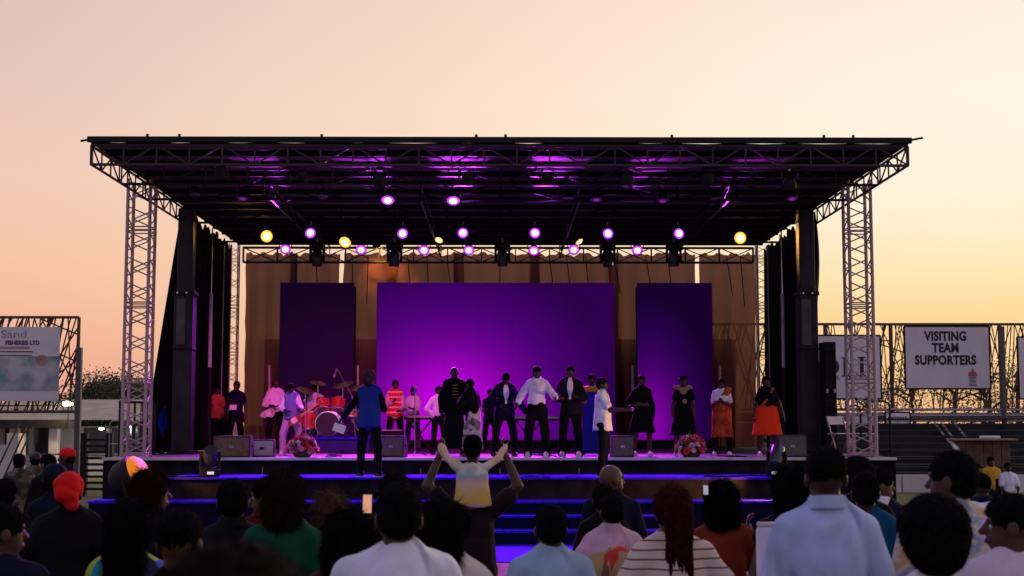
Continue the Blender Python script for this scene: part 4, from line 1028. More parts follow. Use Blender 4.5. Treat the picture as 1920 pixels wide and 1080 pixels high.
o_ = at(1552, 688, YO); ring = MB(); n_ = 28
vs = [(o_.x + .42 * math.cos(a) * f - .0, YO - .004, o_.z + .36 * math.sin(a) * g_) for f, g_ in ((1, 1), (.62, .9)) for a in [2 * math.pi * j / n_ for j in range(n_)]]
ring.add(vs, [(j, (j + 1) % n_, n_ + (j + 1) % n_, n_ + j) for j in range(n_)]); ring.build('lettering', m_ink, ob)
lc = at(1585, 688, YO); mm = serif_I(lc, .70, .13); mm.box((lc.x + .26, YO, lc.z - .33), (.34, .006, .04)); mm.box((lc.x + .42, YO, lc.z - .26), (.04, .006, .16)); mm.build('lettering', m_ink, ob)
serif_I(at(1616, 687, YO), .70, .14).build('lettering', m_ink, ob)
text('lettering', 'R T S', .22, at(1592, 709, YO), m_ink, ob, 1.5, 0, 1.5)
board(1911, 632, 1990, 748, YB2 + .02, 'white board cut off by the right edge of the picture')
m_board = M('small_sign_paint', (.86, .80, .80), .7)
sb = board(1660, 773, 1706, 796, 50.9, 'small white sign reading SECTION on the stand rail')
text('lettering', 'SECTION E', .17, at(1683, 785, 50.87), m_ink, sb, .82, .008)
# brown counter in the stand
kb = thing('wooden_counter', (at(1843, 860, 43.5).x, 43.5, .5), 'brown wooden counter with a pale top in the right stand', 'counter')
p, q = at(1795, 890, 43.6), at(1893, 826, 43.6); wd = M('brown_boards', (.13, .065, .045), .7, 0, (4, .35), (20, .3))
for j in range(6):
    w = (q.x - p.x) / 6; MB().cbox((p.x + w * (j + .5), 43.6, (p.z + q.z) / 2 + .0), (w - .015, .08, q.z - p.z), .006).build('plank', wd, kb)
MB().cbox(((p.x + q.x) / 2, 43.6, q.z + .03), (q.x - p.x + .3, .7, .05), .01).build('top', M('tan_counter_top', (.30, .18, .11), .6), kb)
for x in (p.x + .08, q.x - .08): MB().cbox((x, 43.9, (.55 + q.z) / 2), (.08, .08, q.z - .56), .01).build('leg', wd, kb)
tag(MB().cbox(((p.x + q.x) / 2 + .2, 43.55, q.z + .10), (.55, .35, .09), .03).build('paper_parcel', m_white_paper, None, True), 'pale parcel lying on the brown wooden counter', 'parcel')


def tree(x, y, h, rad, label, seed, n=1500, leaf=.22, group='trees beyond the stands', dens=1.0, base=.35):
    r = random.Random(seed); t = thing('leafy_tree', (x, y, 0), label, 'tree', group)
    bark = M('bark', (.05, .038, .03), .9, 0, (10, .4), (25, .5)); lm = M('dark_foliage', (.035, .045, .014), .7, 0, (2.0, .5)) if dens >= 1 else M('dry_foliage', (.09, .06, .022), .7, 0, (2, .5))
    top = Vector((x + r.uniform(-.3, .3), y, h * .8))
    MB().tube([(x, y, 0), (x + r.uniform(-.2, .2), y, h * .3), top], [h * .035, h * .025, h * .008], 8).build('trunk', bark, t, True)
    tips = []
    for j in range(11):
        f = r.uniform(.25, .8); p0 = Vector((x, y, h * f)); a = r.uniform(0, 6.28); L = rad * r.uniform(.6, 1.05) * (1.1 - .35 * f)
        p2 = p0 + Vector((math.cos(a) * L, math.sin(a) * L, L * r.uniform(.2, .7))); mid_ = p0.lerp(p2, .5) + Vector((0, 0, .12 * L))
        MB().tube([p0, mid_, p2], [h * .014, h * .009, h * .003], 5).build('limb', bark, t, True); tips += [mid_, p2, p2.lerp(mid_, .5)]
    tips += [top, top + Vector((0, 0, h * .1))]
    b = MB(); nb = len(tips)
    for j in range(n):
        c = tips[j % nb]; sp = rad * .34
        p = c + Vector((r.gauss(0, sp), r.gauss(0, sp), r.gauss(0, sp * .62)))
        if p.z < h * base: p.z = h * base + r.uniform(0, .4)
        u = Vector((r.uniform(-1, 1), r.uniform(-1, 1), r.uniform(-1, 1))).normalized(); w = u.orthogonal().normalized(); s = leaf * r.uniform(.6, 1.3)
        b.add([p - u * s * .5, p + w * s * .28, p + u * s * .5, p - w * s * .28], [(0, 1, 2, 3)])
    b.build('crown', lm, t)


TP = lambda q, Y: at(q, 800, Y).x
tree(TP(205, 85), 85, 4.6, 2.3, 'round dark tree above the pavilion roof, seen beside the left tower', 1, 14000, .17)
tree(TP(240, 88), 88, 4.5, 1.9, 'lower dark tree partly behind the left tower', 2, 10000, .17)
tree(TP(150, 92), 92, 3.7, 1.6, 'low dark tree behind the tall post on the left', 5, 8000, .17)
tree(TP(105, 95), 95, 3.6, 1.7, 'low dark tree under the advert board on the left', 9, 7000, .17)
for i, (q, Y, h, rad, lab, dn) in enumerate(((1620, 80, 4.4, 2.2, 'sparse dry tree behind the large serif lettered board', .6), (1715, 78, 4.9, 2.3, 'sparse dry tree under the left half of the visiting supporters board', .6), (1790, 82, 5.2, 2.4, 'sparse dry tree under the right half of the visiting supporters board', .6),
                                            (1850, 76, 5.6, 2.0, 'dry tree seen right of the visiting supporters board', .6), (1905, 84, 6.0, 2.2, 'leafy green tree by the right edge, behind the fence', 1.0))):
    tree(TP(q, Y), Y, h, rad, lab, 20 + i, 1900, .15, dens=dn, base=.3)

# ------------------------------------------------------------------ people
# A body is one closed skin grown round a posed skeleton (smooth union of tapered limbs, surface-netted);
# clothes and hair are separate shells grown the same way round the limbs they cover.
def axis(lo, hi, st, flo=None, fhi=None, fst=None):
    if flo is None: return np.arange(lo, hi + st, st, dtype=np.float32)
    a = [np.arange(lo, flo, st), np.arange(max(lo, flo), min(hi, fhi), fst), np.arange(min(hi, fhi), hi + st, st)]
    return np.concatenate(a).astype(np.float32)


def cap(a, b, ra, rb, k=.02): return ('c', np.array(a, np.float32), np.array(b, np.float32), ra, rb, k)
def ell(c, r, Rm=None, k=.02): return ('e', np.array(c, np.float32), np.array(r, np.float32), None if Rm is None else np.array(Rm, np.float32), k)
def fru(c0, c1, r0, r1, k=.02): return ('f', np.array(c0, np.float32), np.array(c1, np.float32), r0, r1, k)


def bounds(p):
    if p[0] == 'c': r = max(p[3], p[4]); return np.minimum(p[1], p[2]) - r, np.maximum(p[1], p[2]) + r
    if p[0] == 'e': r = p[2] if p[3] is None else np.full(3, p[2].max()); return p[1] - r, p[1] + r
    r = np.array([max(p[3][0], p[4][0]), max(p[3][1], p[4][1]), 0]); return np.minimum(p[1], p[2]) - r, np.maximum(p[1], p[2]) + r


def dist(p, x, y, z):
    if p[0] == 'c':
        a, b, ra, rb = p[1:5]; ba = b - a; L = float(ba @ ba) + 1e-9
        t = np.clip(((x - a[0]) * ba[0] + (y - a[1]) * ba[1] + (z - a[2]) * ba[2]) / L, 0, 1)
        return np.sqrt((x - a[0] - ba[0] * t) ** 2 + (y - a[1] - ba[1] * t) ** 2 + (z - a[2] - ba[2] * t) ** 2) - (ra + (rb - ra) * t)
    if p[0] == 'e':
        c, r, Rm = p[1:4]; u, v, w = x - c[0], y - c[1], z - c[2]
        if Rm is not None:
            u, v, w = (u * Rm[0, 0] + v * Rm[1, 0] + w * Rm[2, 0], u * Rm[0, 1] + v * Rm[1, 1] + w * Rm[2, 1], u * Rm[0, 2] + v * Rm[1, 2] + w * Rm[2, 2])
        u, v, w = u / r[0], v / r[1], w / r[2]; k0 = np.sqrt(u * u + v * v + w * w) + 1e-6
        k1 = np.sqrt((u / r[0]) ** 2 + (v / r[1]) ** 2 + (w / r[2]) ** 2) + 1e-6
        return k0 * (k0 - 1) / k1
    c0, c1, r0, r1 = p[1:5]; t = np.clip((c0[2] - z) / (c0[2] - c1[2]), 0, 1)
    rx, ry = r0[0] + (r1[0] - r0[0]) * t, r0[1] + (r1[1] - r0[1]) * t
    q = np.sqrt(((x - c0[0] - (c1[0] - c0[0]) * t) / rx) ** 2 + ((y - c0[1] - (c1[1] - c0[1]) * t) / ry) ** 2)
    return np.maximum((q - 1) * np.minimum(rx, ry), np.maximum(z - c0[2], c1[2] - z))


def grow(prims, st, fine=None, cuts=(), fold=None, seed=0):
    """surface net round the smooth union; fine = (lo, hi, step) box of finer cells; fold = (amplitude, fx, fy, fz)"""
    lo = np.min([bounds(p)[0] for p in prims], 0) - 3 * st; hi = np.max([bounds(p)[1] for p in prims], 0) + 3 * st
    ax = [axis(lo[i], hi[i], st, fine[0][i], fine[1][i], fine[2]) if fine else axis(lo[i], hi[i], st) for i in range(3)]
    F = np.full([len(a) for a in ax], .3, np.float32)
    for grp, cut in ((prims, False), (cuts, True)):
        for p in grp:
            a, b = bounds(p); mg = .07 + p[-1]
            i0 = [max(0, int(np.searchsorted(ax[i], a[i] - mg)) - 1) for i in range(3)]; i1 = [int(np.searchsorted(ax[i], b[i] + mg)) + 1 for i in range(3)]
            sl = tuple(slice(u, v) for u, v in zip(i0, i1)); x, y, z = ax[0][sl[0], None, None], ax[1][None, sl[1], None], ax[2][None, None, sl[2]]
            d = dist(p, x, y, z); s = F[sl]; k = p[-1]
            if cut: F[sl] = np.maximum(s, -d)
            else:
                h = np.clip(.5 + .5 * (s - d) / k, 0, 1); F[sl] = s * (1 - h) + d * h - k * h * (1 - h)
    if fold:
        rn = np.random.RandomState(seed); x, y, z = ax[0][:, None, None], ax[1][None, :, None], ax[2][None, None, :]
        NZ = np.zeros((1, 1, 1), np.float32)
        for j in range(5):
            f = rn.uniform(.6, 1.5); ph = rn.uniform(0, 6.28, 3); sg = rn.choice([-1, 1], 3)
            NZ = NZ + (fold[0] * .42 * np.sin(f * fold[1] * sg[0] * x + ph[0] + f * fold[2] * sg[1] * y + f * fold[3] * sg[2] * z + 1.2 * np.sin(3 * z * f + ph[1]))).astype(np.float32)
        F += np.clip(NZ, -(fold[5] if len(fold) > 5 else 1.0), fold[4] if len(fold) > 4 else 1.0)
    return nets(F, ax)


def nets(F, ax):
    ins = F < 0; nx, ny, nz = F.shape
    c = np.zeros((nx - 1, ny - 1, nz - 1), np.int8)
    for dx in (0, 1):
        for dy in (0, 1):
            for dz in (0, 1): c += ins[dx:nx - 1 + dx, dy:ny - 1 + dy, dz:nz - 1 + dz]
    act = np.argwhere((c > 0) & (c < 8))
    idx = np.full(c.shape, -1, np.int64); idx[act[:, 0], act[:, 1], act[:, 2]] = np.arange(len(act))
    cor = [(dx, dy, dz) for dx in (0, 1) for dy in (0, 1) for dz in (0, 1)]
    val = {q: F[act[:, 0] + q[0], act[:, 1] + q[1], act[:, 2] + q[2]] for q in cor}
    pos = {q: np.stack([ax[i][act[:, i] + q[i]] for i in range(3)], 1) for q in cor}
    S = np.zeros((len(act), 3)); n = np.zeros(len(act))
    for q in cor:
        for i in range(3):
            if q[i] == 0:
                r = list(q); r[i] = 1; r = tuple(r); a, b = val[q], val[r]; m = (a < 0) != (b < 0)
                t = np.where(m, a / np.where(m, a - b, 1), 0); S += np.where(m[:, None], pos[q] + (pos[r] - pos[q]) * t[:, None], 0); n += m
    V = S / np.maximum(n, 1)[:, None]; quads = []
    for i in range(3):
        j, k = (i + 1) % 3, (i + 2) % 3
        A = np.moveaxis(ins, (i, j, k), (0, 1, 2)); I = np.moveaxis(idx, (i, j, k), (0, 1, 2))
        e = np.argwhere(A[:-1, 1:-1, 1:-1] != A[1:, 1:-1, 1:-1])
        if not len(e): continue
        a, b, d = e[:, 0], e[:, 1] + 1, e[:, 2] + 1
        q = np.stack([I[a, b - 1, d - 1], I[a, b, d - 1], I[a, b, d], I[a, b - 1, d]], 1)
        fl = ~A[a, b, d]; q[fl] = q[fl][:, ::-1]; quads.append(q)
    return V, np.concatenate(quads)


def shell(name, VQ, mat, parent, near=None):
    V, Q = VQ
    if name == 'hair': V = V + np.random.RandomState(len(V)).normal(0, .0016, V.shape)          # frizz
    strands = None
    if name == 'hair' and near:
        a, b, c = V[Q[:, 0]], V[Q[:, 1]], V[Q[:, 2]]; fn = np.cross(b - a, c - a); N = np.zeros_like(V)
        for i in range(4): np.add.at(N, Q[:, i], fn)
        N /= np.linalg.norm(N, axis=1)[:, None] + 1e-9
        rs = np.random.RandomState(len(Q)); n = near[0]; ix = rs.randint(0, len(V), n); p, nn = V[ix], N[ix]
        g_ = np.array([0, 0, -1.0]) - nn * (nn @ np.array([0, 0, -1.0]))[:, None]; L = near[1] * rs.uniform(.4, 1.2, (n, 1)); rd = rs.normal(0, 1, (n, 3))
        d = nn * near[2] + g_ * near[3] + rd * near[4]; d /= np.linalg.norm(d, axis=1)[:, None]
        sd_ = np.cross(d, rd); sd_ /= np.linalg.norm(sd_, axis=1)[:, None] + 1e-9; w = near[5]; q = p - nn * .002
        strands = np.stack([q - sd_ * w, q + sd_ * w, q + d * L + sd_ * w * .3, q + d * L - sd_ * w * .3], 1).reshape(-1, 3)
    if strands is not None: Q = np.concatenate([Q, np.arange(len(V), len(V) + len(strands)).reshape(-1, 4)]); V = np.concatenate([V, strands])
    me = bpy.data.meshes.new(name); me.vertices.add(len(V)); me.vertices.foreach_set('co', V.astype(np.float32).ravel())
    me.loops.add(Q.size); me.loops.foreach_set('vertex_index', Q.astype(np.int32).ravel()); me.polygons.add(len(Q))
    me.polygons.foreach_set('loop_start', np.arange(0, Q.size, 4, dtype=np.int32)); me.polygons.foreach_set('use_smooth', np.ones(len(Q), bool))
    me.update(calc_edges=True); me.materials.append(mat); return link(name, me, parent, True)


def cloth(name, col, bump=(60, .25), noise=(3, .18), rough=.9): return M('cloth_' + name, col, rough, 0, noise, bump, spec=.12, wrinkle=True)


def pattern(name, cols, scale=8.0, kind='voronoi', rough=.85, stretch=(1, 1, 1)):
    """printed cloth: blotches, bands or stripes in several dyes"""
    if 'pat_' + name in _M: return _M['pat_' + name]
    m = bpy.data.materials.new('pat_' + name); m.use_nodes = True; _M['pat_' + name] = m; n, l = m.node_tree.nodes, m.node_tree.links; b = n['Principled BSDF']
    b.inputs['Roughness'].default_value = rough; b.inputs['Specular IOR Level'].default_value = .25
    tc = n.new('ShaderNodeTexCoord'); mp = n.new('ShaderNodeMapping'); mp.inputs['Scale'].default_value = stretch; l.new(tc.outputs['Object'], mp.inputs[0])
    r = n.new('ShaderNodeValToRGB'); r.color_ramp.interpolation = 'CONSTANT' if kind in ('voronoi', 'stripe') else 'LINEAR'
    if kind == 'voronoi':
        t = n.new('ShaderNodeTexVoronoi'); t.inputs['Scale'].default_value = scale; t.inputs['Randomness'].default_value = 1; l.new(mp.outputs[0], t.inputs[0]); sp = n.new('ShaderNodeSeparateColor'); l.new(t.outputs['Color'], sp.inputs[0]); l.new(sp.outputs[0], r.inputs[0])
    elif kind == 'noise':
        t = n.new('ShaderNodeTexNoise'); t.inputs['Scale'].default_value = scale; t.inputs['Detail'].default_value = 4; l.new(mp.outputs[0], t.inputs[0])
        mr = n.new('ShaderNodeMapRange'); mr.inputs[1].default_value = .28; mr.inputs[2].default_value = .72; l.new(t.outputs[0], mr.inputs[0]); l.new(mr.outputs[0], r.inputs[0])
    else:
        t = n.new('ShaderNodeTexWave'); t.wave_type = 'BANDS'; t.bands_direction = 'Z'; t.wave_profile = 'SAW'; t.inputs['Scale'].default_value = scale; t.inputs['Distortion'].default_value = .6; t.inputs['Detail'].default_value = 1; l.new(mp.outputs[0], t.inputs[0]); l.new(t.outputs['Fac'], r.inputs[0])
    e = r.color_ramp.elements
    for i, c in enumerate(cols):
        p = c[3] if len(c) > 3 else i / len(cols) if r.color_ramp.interpolation == 'CONSTANT' else i / (len(cols) - 1)
        x = e[i] if i < 2 else e.new(p); x.position = p; x.color = (*c[:3], 1)
    l.new(r.outputs[0], b.inputs[0])
    t2 = n.new('ShaderNodeTexNoise'); t2.inputs['Scale'].default_value = 50; l.new(tc.outputs['Object'], t2.inputs[0]); bp = n.new('ShaderNodeBump'); bp.inputs['Strength'].default_value = .25; bp.inputs['Distance'].default_value = .01
    l.new(t2.outputs[0], bp.inputs['Height']); l.new(bp.outputs[0], b.inputs['Normal']); return m


def skin_mat(i):
    c = [(.042, .018, .012), (.068, .030, .019), (.10, .047, .028), (.02, .009, .007)][i]
    return M(f'skin_tone_{i}', c, .5, 0, (12, .12), (70, .06), spec=.3)


def hair_mat(name, col): return M('hair_' + name, col, .9, 0, (40, .5), (140, .8), spec=.06)


HB = hair_mat('black', (.0045, .0038, .0045)); HBR = hair_mat('dark_brown', (.010, .005, .004)); HRED = hair_mat('wine_red', (.026, .004, .004)); HHI = hair_mat('bronze', (.10, .05, .025))
m_eye = M('eye_white', (.55, .5, .48), .25, 0, False); m_iris = M('iris_dark', (.008, .005, .004), .15, 0, False)
DOWN = ((.31, .05, -1), (.04, -.2, -1)); HIP = ((.55, .15, -.85), (-.55, -.25, -.75)); UP = ((.70, -.05, .7), (-.36, -.25, .92))
FWD = ((.15, -.35, -.92), (-.25, -.95, .05)); CHEST = ((.25, -.15, -.95), (-.6, -.75, .35)); PHONE = ((.2, -.6, -.75), (-.15, -.5, .85)); LAP = ((.2, -.25, -.95), (-.35, -.85, -.4))


def person(px_, Y, top, face, label, group, wear, z0=0.0, skin=0, sex='m', hair='short', hm=None, arms=(DOWN, DOWN), lean=0, bow=0, turn=0, pose='stand', fat=1.0, hs=1.0, H=None, st=None, shoe=None, eyes=True, stance=.05, step=0.0):
    p0 = at(px_, 900, Y); zt = at(px_, top, Y).z
    sit = pose in ('sit', 'ride')
    if H is None: H = (zt - z0) / (.999 if not sit else .765)
    rz = R(face); t = thing('person', (p0.x, Y, z0), label, 'person', group, rz)
    st = st or max(.011, min(.021, Y * .0012)); fst = st * .5
    skm = skin_mat(skin); hm = hm or HB
    W = 1.0 if sex == 'm' else .90; hipw = .052 if sex == 'm' else .056
    HZ = .515 if not sit else .265 if pose == 'sit' else .03
    V = lambda *a: Vector(a) * H
    def U(v):                                            # upper body bends at the hips
        v = Vector(v); q = Vector((v.x, v.y, v.z - .515)); a = R(lean); q = Vector((q.x, q.y * math.cos(a) - q.z * math.sin(a), q.y * math.sin(a) + q.z * math.cos(a)))
        return Vector((q.x, q.y, q.z + HZ)) * H
    RU = Matrix.Rotation(R(lean), 3, 'X')
    RH = Matrix.Rotation(R(turn), 3, 'Z') @ Matrix.Rotation(R(lean + bow), 3, 'X')
    neck = U((0, .006, .85))
    hp = lambda p: neck + RH @ (Vector((p[0], p[1], p[2] - .866)) * hs * H)
    hr = lambda r: [q * hs * H for q in r]
    f = fat; k = .022 * H
    # skeleton
    sh, el, wr, hd = {}, {}, {}, {}
    for s, a in ((-1, arms[0]), (1, arms[1])):
        sh[s] = U((s * .083 * W * (.6 + .4 * f), .004, .798))
        d1 = RU @ Vector((a[0][0] * s, a[0][1], a[0][2])).normalized() if a not in (UP,) else Vector((a[0][0] * s, a[0][1], a[0][2])).normalized()
        d2 = Vector((a[1][0] * s, a[1][1], a[1][2])).normalized()
        el[s] = sh[s] + d1 * .172 * H; wr[s] = el[s] + d2 * .150 * H; hd[s] = d2
    hipj, kn, an = {}, {}, {}
    for s in (-1, 1):
        hipj[s] = V(s * hipw, 0, HZ - .005)
        if not sit: kn[s] = V(s * (hipw + stance) * .8, -.012 + s * step * .5, .285); an[s] = V(s * (hipw + stance) * .9, .012 + s * step, .042)
        elif pose == 'sit': kn[s] = V(s * .075, -.23, .285); an[s] = V(s * .075, -.21, .04)
        else: kn[s] = V(s * .10, -.20, .01); an[s] = V(s * .09, -.22, -.22)
    torso = lambda g=0.0: [ell(U((0, .004, .722)), [(.082 * W * f + g) * H, (.062 * f + g) * H, (.110 + g) * H], RU, k), ell(U((0, .0, .60)), [(.074 * f + g * 1.9) * H, (.060 * f + g * 1.7) * H, (.10 + g) * H], RU, k),
                           cap(U((-.06 * W, .004, .795)), U((.06 * W, .004, .795)), (.032 + g) * H, (.032 + g) * H, k)] + [cap(U((s * .015, .008, .845)), U((s * .074 * W, .006, .803)), (.020 + g * .8) * H, (.024 + g) * H, k) for s in (-1, 1)] + [ell(U((0, .02, .79)), [.06 * H, .05 * H, .05 * H], RU, k), cap(U((0, .006, .80)), U((0, .004, .835)), (.045 + g * .6) * H, (.033 + g * .4) * H, k)] + \
        ([ell(U((s * .042, -.052, .725)), [(.040 + g) * H, (.034 + g) * H, (.040 + g) * H], RU, k) for s in (-1, 1)] if sex == 'f' else [])
    pelvis = lambda g=0.0: [ell(V(0, .004, HZ + .015), [(.088 * f + g + (.01 if sex == 'f' else 0)) * H, (.068 * f + g) * H, (.075 + g) * H], None, k)]
    leg = lambda s, g=0.0, e=0.0: [cap(hipj[s], kn[s], (.050 * f + g) * H, (.033 + g) * H, k), cap(kn[s], an[s] + Vector((0, 0, e * H)), (.034 + g) * H, (.022 + g * 1.6) * H, k)]
    uarm = lambda s, g=0.0, t_=1.0: [cap(sh[s], sh[s].lerp(el[s], t_), (.0265 + g) * H, (.0265 - .0045 * t_ + g * 1.1) * H, k * .8)]
    farm = lambda s, g=0.0, t_=1.0: [cap(el[s], el[s].lerp(wr[s], t_), (.024 + g) * H, (.024 - .008 * t_ + g) * H, k * .6)]
    # body
    kf = .007 * H * hs
    B = torso() + pelvis() + [cap(U((0, .006, .82)), hp((0, .008, .895)), .031 * H, .031 * H * hs, .012 * H)]
    B += [ell(hp((0, .006, .945)), hr((.0425, .053, .052)), RH, kf), ell(hp((0, -.016, .908)), hr((.033, .036, .040)), RH, .012 * H * hs),
          cap(hp((0, -.047, .938)), hp((0, -.060, .919)), .0058 * H * hs, .0085 * H * hs, kf * .8), cap(hp((-.02, -.041, .946)), hp((.02, -.041, .946)), .009 * H * hs, .009 * H * hs, kf),
          ell(hp((0, -.048, .899)), hr((.016, .009, .0075)), RH, kf * .6)]
    for s in (-1, 1):
        B += [ell(hp((s * .044, .006, .928)), hr((.006, .013, .018)), RH, kf * .5)]
        B += uarm(s) + farm(s) + leg(s)
        B += [cap(kn[s].lerp(an[s], .28) + V(0, .008, 0), kn[s].lerp(an[s], .5) + V(0, .006, 0), .028 * H, .022 * H, k)]
        B += [cap(an[s] + V(0, .012, -.02), an[s] + V(0, -.085, -.024), .021 * H, .017 * H, .012 * H)]
        nrm = Vector((0, -1, 0)); nrm = (nrm - hd[s] * nrm.dot(hd[s])); nrm = nrm.normalized() if nrm.length > .2 else Vector((0, 0, 1))
        pal = hd[s].cross(nrm)
        B += [ell(wr[s] + hd[s] * .026 * H, [.030 * H, .022 * H, .012 * H], Matrix((hd[s], nrm, pal)).transposed(), .006 * H)]
    lo = np.array(hp((0, 0, .93))) - .085 * H * hs; hi = np.array(hp((0, 0, .93))) + .085 * H * hs
    Vv, Q = grow(B, st, (lo, hi, fst))
    b = MB()
    for s in (-1, 1):                                    # fingers and thumb, rooted in the palm
        nrm = Vector((0, -1, 0)); nrm = (nrm - hd[s] * nrm.dot(hd[s])); nrm = nrm.normalized() if nrm.length > .2 else Vector((0, 0, 1))
        pal = hd[s].cross(nrm) * (-s); inw = pal * -1
        for j, (o_, L_) in enumerate(((-.016, .036), (-.0055, .043), (.005, .046), (.0155, .041))):
            q = wr[s] + hd[s] * .042 * H + nrm * o_ * H; sp = hd[s] + nrm * o_ * 5
            b.tube([q, q + (sp + inw * .12) * L_ * .45 * H, q + (sp + inw * .35) * L_ * .78 * H, q + (sp * .92 + inw * .62) * L_ * H], [.0058 * H, .0055 * H, .005 * H, .0036 * H], 5)
        q = wr[s] + hd[s] * .016 * H + nrm * .018 * H; b.tube([q, q + (hd[s] * .6 + nrm * .55 + inw * .15) * .02 * H, q + (hd[s] * .9 + nrm * .65 + inw * .4) * .036 * H], [.0075 * H, .0066 * H, .0045 * H], 5)
    me = bpy.data.meshes.new('body'); nv = len(Vv)
    me.from_pydata(Vv.tolist() + b.v, [], Q.tolist() + [tuple(i + nv for i in f_) for f_ in b.f]); me.polygons.foreach_set('use_smooth', [True] * len(me.polygons)); me.materials.append(skm)
    link('body', me, t, True)
    if eyes:
        for s in (-1, 1):
            e_ = MB().ball(hp((s * .0185, -.0385, .932)), .0066 * H * hs, 8, 6).build('eye', m_eye, t, True, True)
            MB().ball(hp((s * .0185, -.0428, .932)), .0032 * H * hs, 6, 4).build('iris', m_iris, e_, True, True)
    # hair and headwear
    hc = lambda c, r, kk=.02: ell(hp(c), hr(r), RH, kk * H)
    facecut = [ell(hp((0, -.075, .915)), hr((.046, .052, .047)), RH)]
    near = None if Y > 13 else (2600, .012, 1.0, .0, .8, .0012) if hair in ('short', 'fade', 'afro', 'bun', 'cap', 'hat', 'scarf', 'beanie') else (5000, .055, .25, 1.0, .22, .0016) if hair in ('long', 'big', 'ponytail') else (1500, .03, .1, 1.0, .3, .0012)
    hst = max(.008, st * .6); hfold = (.0022, 120, 120, 120)
    if hair in ('short', 'fade', 'bun', 'long', 'braids', 'ponytail'):
        P = [hc((0, .006, .955), (.0475, .058, .052))]
        if hair != 'fade': P += [hc((0, .028, .925), (.040, .034, .035))]
        if hair == 'bun': P += [hc((0, .05, .985), (.030, .030, .028)), hc((0, .03, .965), (.05, .05, .045))]
        if hair == 'long': P += [hc((0, .022, .945), (.054, .055, .058)), hc((0, .040, .865), (.056, .030, .09)), hc((0, .048, .80), (.05, .022, .07))]
        if hair == 'ponytail': P += [cap(hp((0, .055, .96)), hp((0, .095, .86)), .024 * H, .014 * H, .01 * H)]
        if hair == 'braids': P += [hc((0, .012, .95), (.050, .058, .055))]
        shell('hair', grow(P, hst, None, facecut, hfold, int(px_)), hm, t, near)
        if hair == 'braids':
            r_ = random.Random(int(px_))
            for j in range(26):
                x = (j / 25 - .5) * .075; ln = r_.uniform(.30, .38); sw = r_.uniform(-.012, .012)
                pts = [hp((x * .8, .05, .965)), hp((x, .066, .92)), hp((x * .95 + sw * .3, .068, .86))] + [Vector((x * .9 + sw * u + .003 * math.sin(j + u * 9), .075 + .012 * math.sin(j * 1.7), .86 - ln * u)) * H for u in (.25, .5, .75, 1)]
                MB().tube(pts, [.006 * H, .0065 * H, .006 * H, .0055 * H, .005 * H, .0045 * H, .003 * H], 5).build('braid', hm, t, True, True)
    elif hair == 'afro': shell('hair', grow([hc((0, .012, .962), (.066, .068, .064)), hc((0, .03, .925), (.055, .045, .05))], hst, None, facecut, (.0035, 110, 110, 110), int(px_)), hm, t, near)
    elif hair == 'big': shell('hair', grow([hc((0, .014, .958), (.056, .062, .058)), hc((0, .034, .905), (.054, .040, .065)), hc((.024, .024, .90), (.030, .036, .05)), hc((-.024, .024, .90), (.030, .036, .05))], hst, None, facecut, (.004, 80, 80, 30), int(px_)), hm, t, near)
    elif hair in ('cap', 'hat', 'beanie', 'scarf'):
        mat = wear.get('hat', hm)
        shell('hair', grow([hc((0, .02, .93), (.045, .046, .045))], hst, None, facecut, hfold, 3), HB, t, near)
        if hair == 'cap': shell('cap', grow([hc((0, .006, .965), (.050, .060, .046), .01), ell(hp((0, -.068, .962)), hr((.036, .04, .005)), RH, .008 * H)], hst * .8, None, [ell(hp((0, -.03, .90)), hr((.06, .05, .055)), RH)]), mat, t)
        elif hair == 'beanie': shell('beanie', grow([hc((0, .010, .965), (.052, .062, .054))], hst, None, facecut, (.004, 60, 60, 60), 2), mat, t)
        elif hair == 'hat': shell('hat', grow([fru(hp((0, .004, .995)), hp((0, .004, .962)), (.05 * H, .058 * H), (.056 * H, .064 * H), .01 * H), fru(hp((0, .004, .968)), hp((0, .004, .957)), (.078 * H, .086 * H), (.084 * H, .092 * H), .008 * H)], hst * .8), mat, t)
        else: shell('headscarf', grow([hc((0, .012, .962), (.056, .064, .056)), hc((.01, .065, .935), (.034, .028, .032)), hc((-.018, .05, .905), (.026, .018, .035))], hst, None, facecut, (.0035, 25, 30, 70), 5), mat, t)
    # clothes
    gst = st
    for nm, w in wear.items():
        if nm == 'hat': continue
        kind, mat = w[0], w[1]; g = w[2] if len(w) > 2 else .009; P, cuts, fold = [], [], (.006, 16, 16, 10)
        if kind in ('tee', 'shirt', 'rolled', 'vest', 'jacket', 'crop', 'dress', 'robe', 'coat', 'hoodie', 'slip'):
            P += torso(g)
            if kind in ('crop',): P = torso(g)[:1] + torso(g)[2:]
            elif kind not in ('shirt', 'rolled') or len(w) > 3 or sit: P += pelvis(g + .002)
            ra = {'tee': (.62, 0), 'dress': (.55, 0), 'crop': (1, .9), 'rolled': (1, .45), 'vest': (0, 0), 'slip': (.15, 0)}.get(kind, (1, .94))
            for s in (-1, 1):
                if ra[0]: P += [q[:-1] + (.006 * H,) for q in uarm(s, g + .002, ra[0])]
                if ra[1]: P += [q[:-1] + (.008 * H,) for q in farm(s, g + .003, ra[1])]
            if kind in ('shirt', 'rolled', 'jacket'): P += [fru(U((0, .012, .872)), U((0, .008, .825)), (.038 * H, .042 * H), (.046 * H, .048 * H), .008 * H)]
            if kind in ('vest', 'tee') and len(w) <= 3 and not sit: P += [fru(V(0, .003, HZ + .15), V(0, .003, HZ - .03), ((.084 * f + g) * H, (.066 * f + g) * H), ((.102 * f + g) * H, (.084 * f + g) * H), k)]
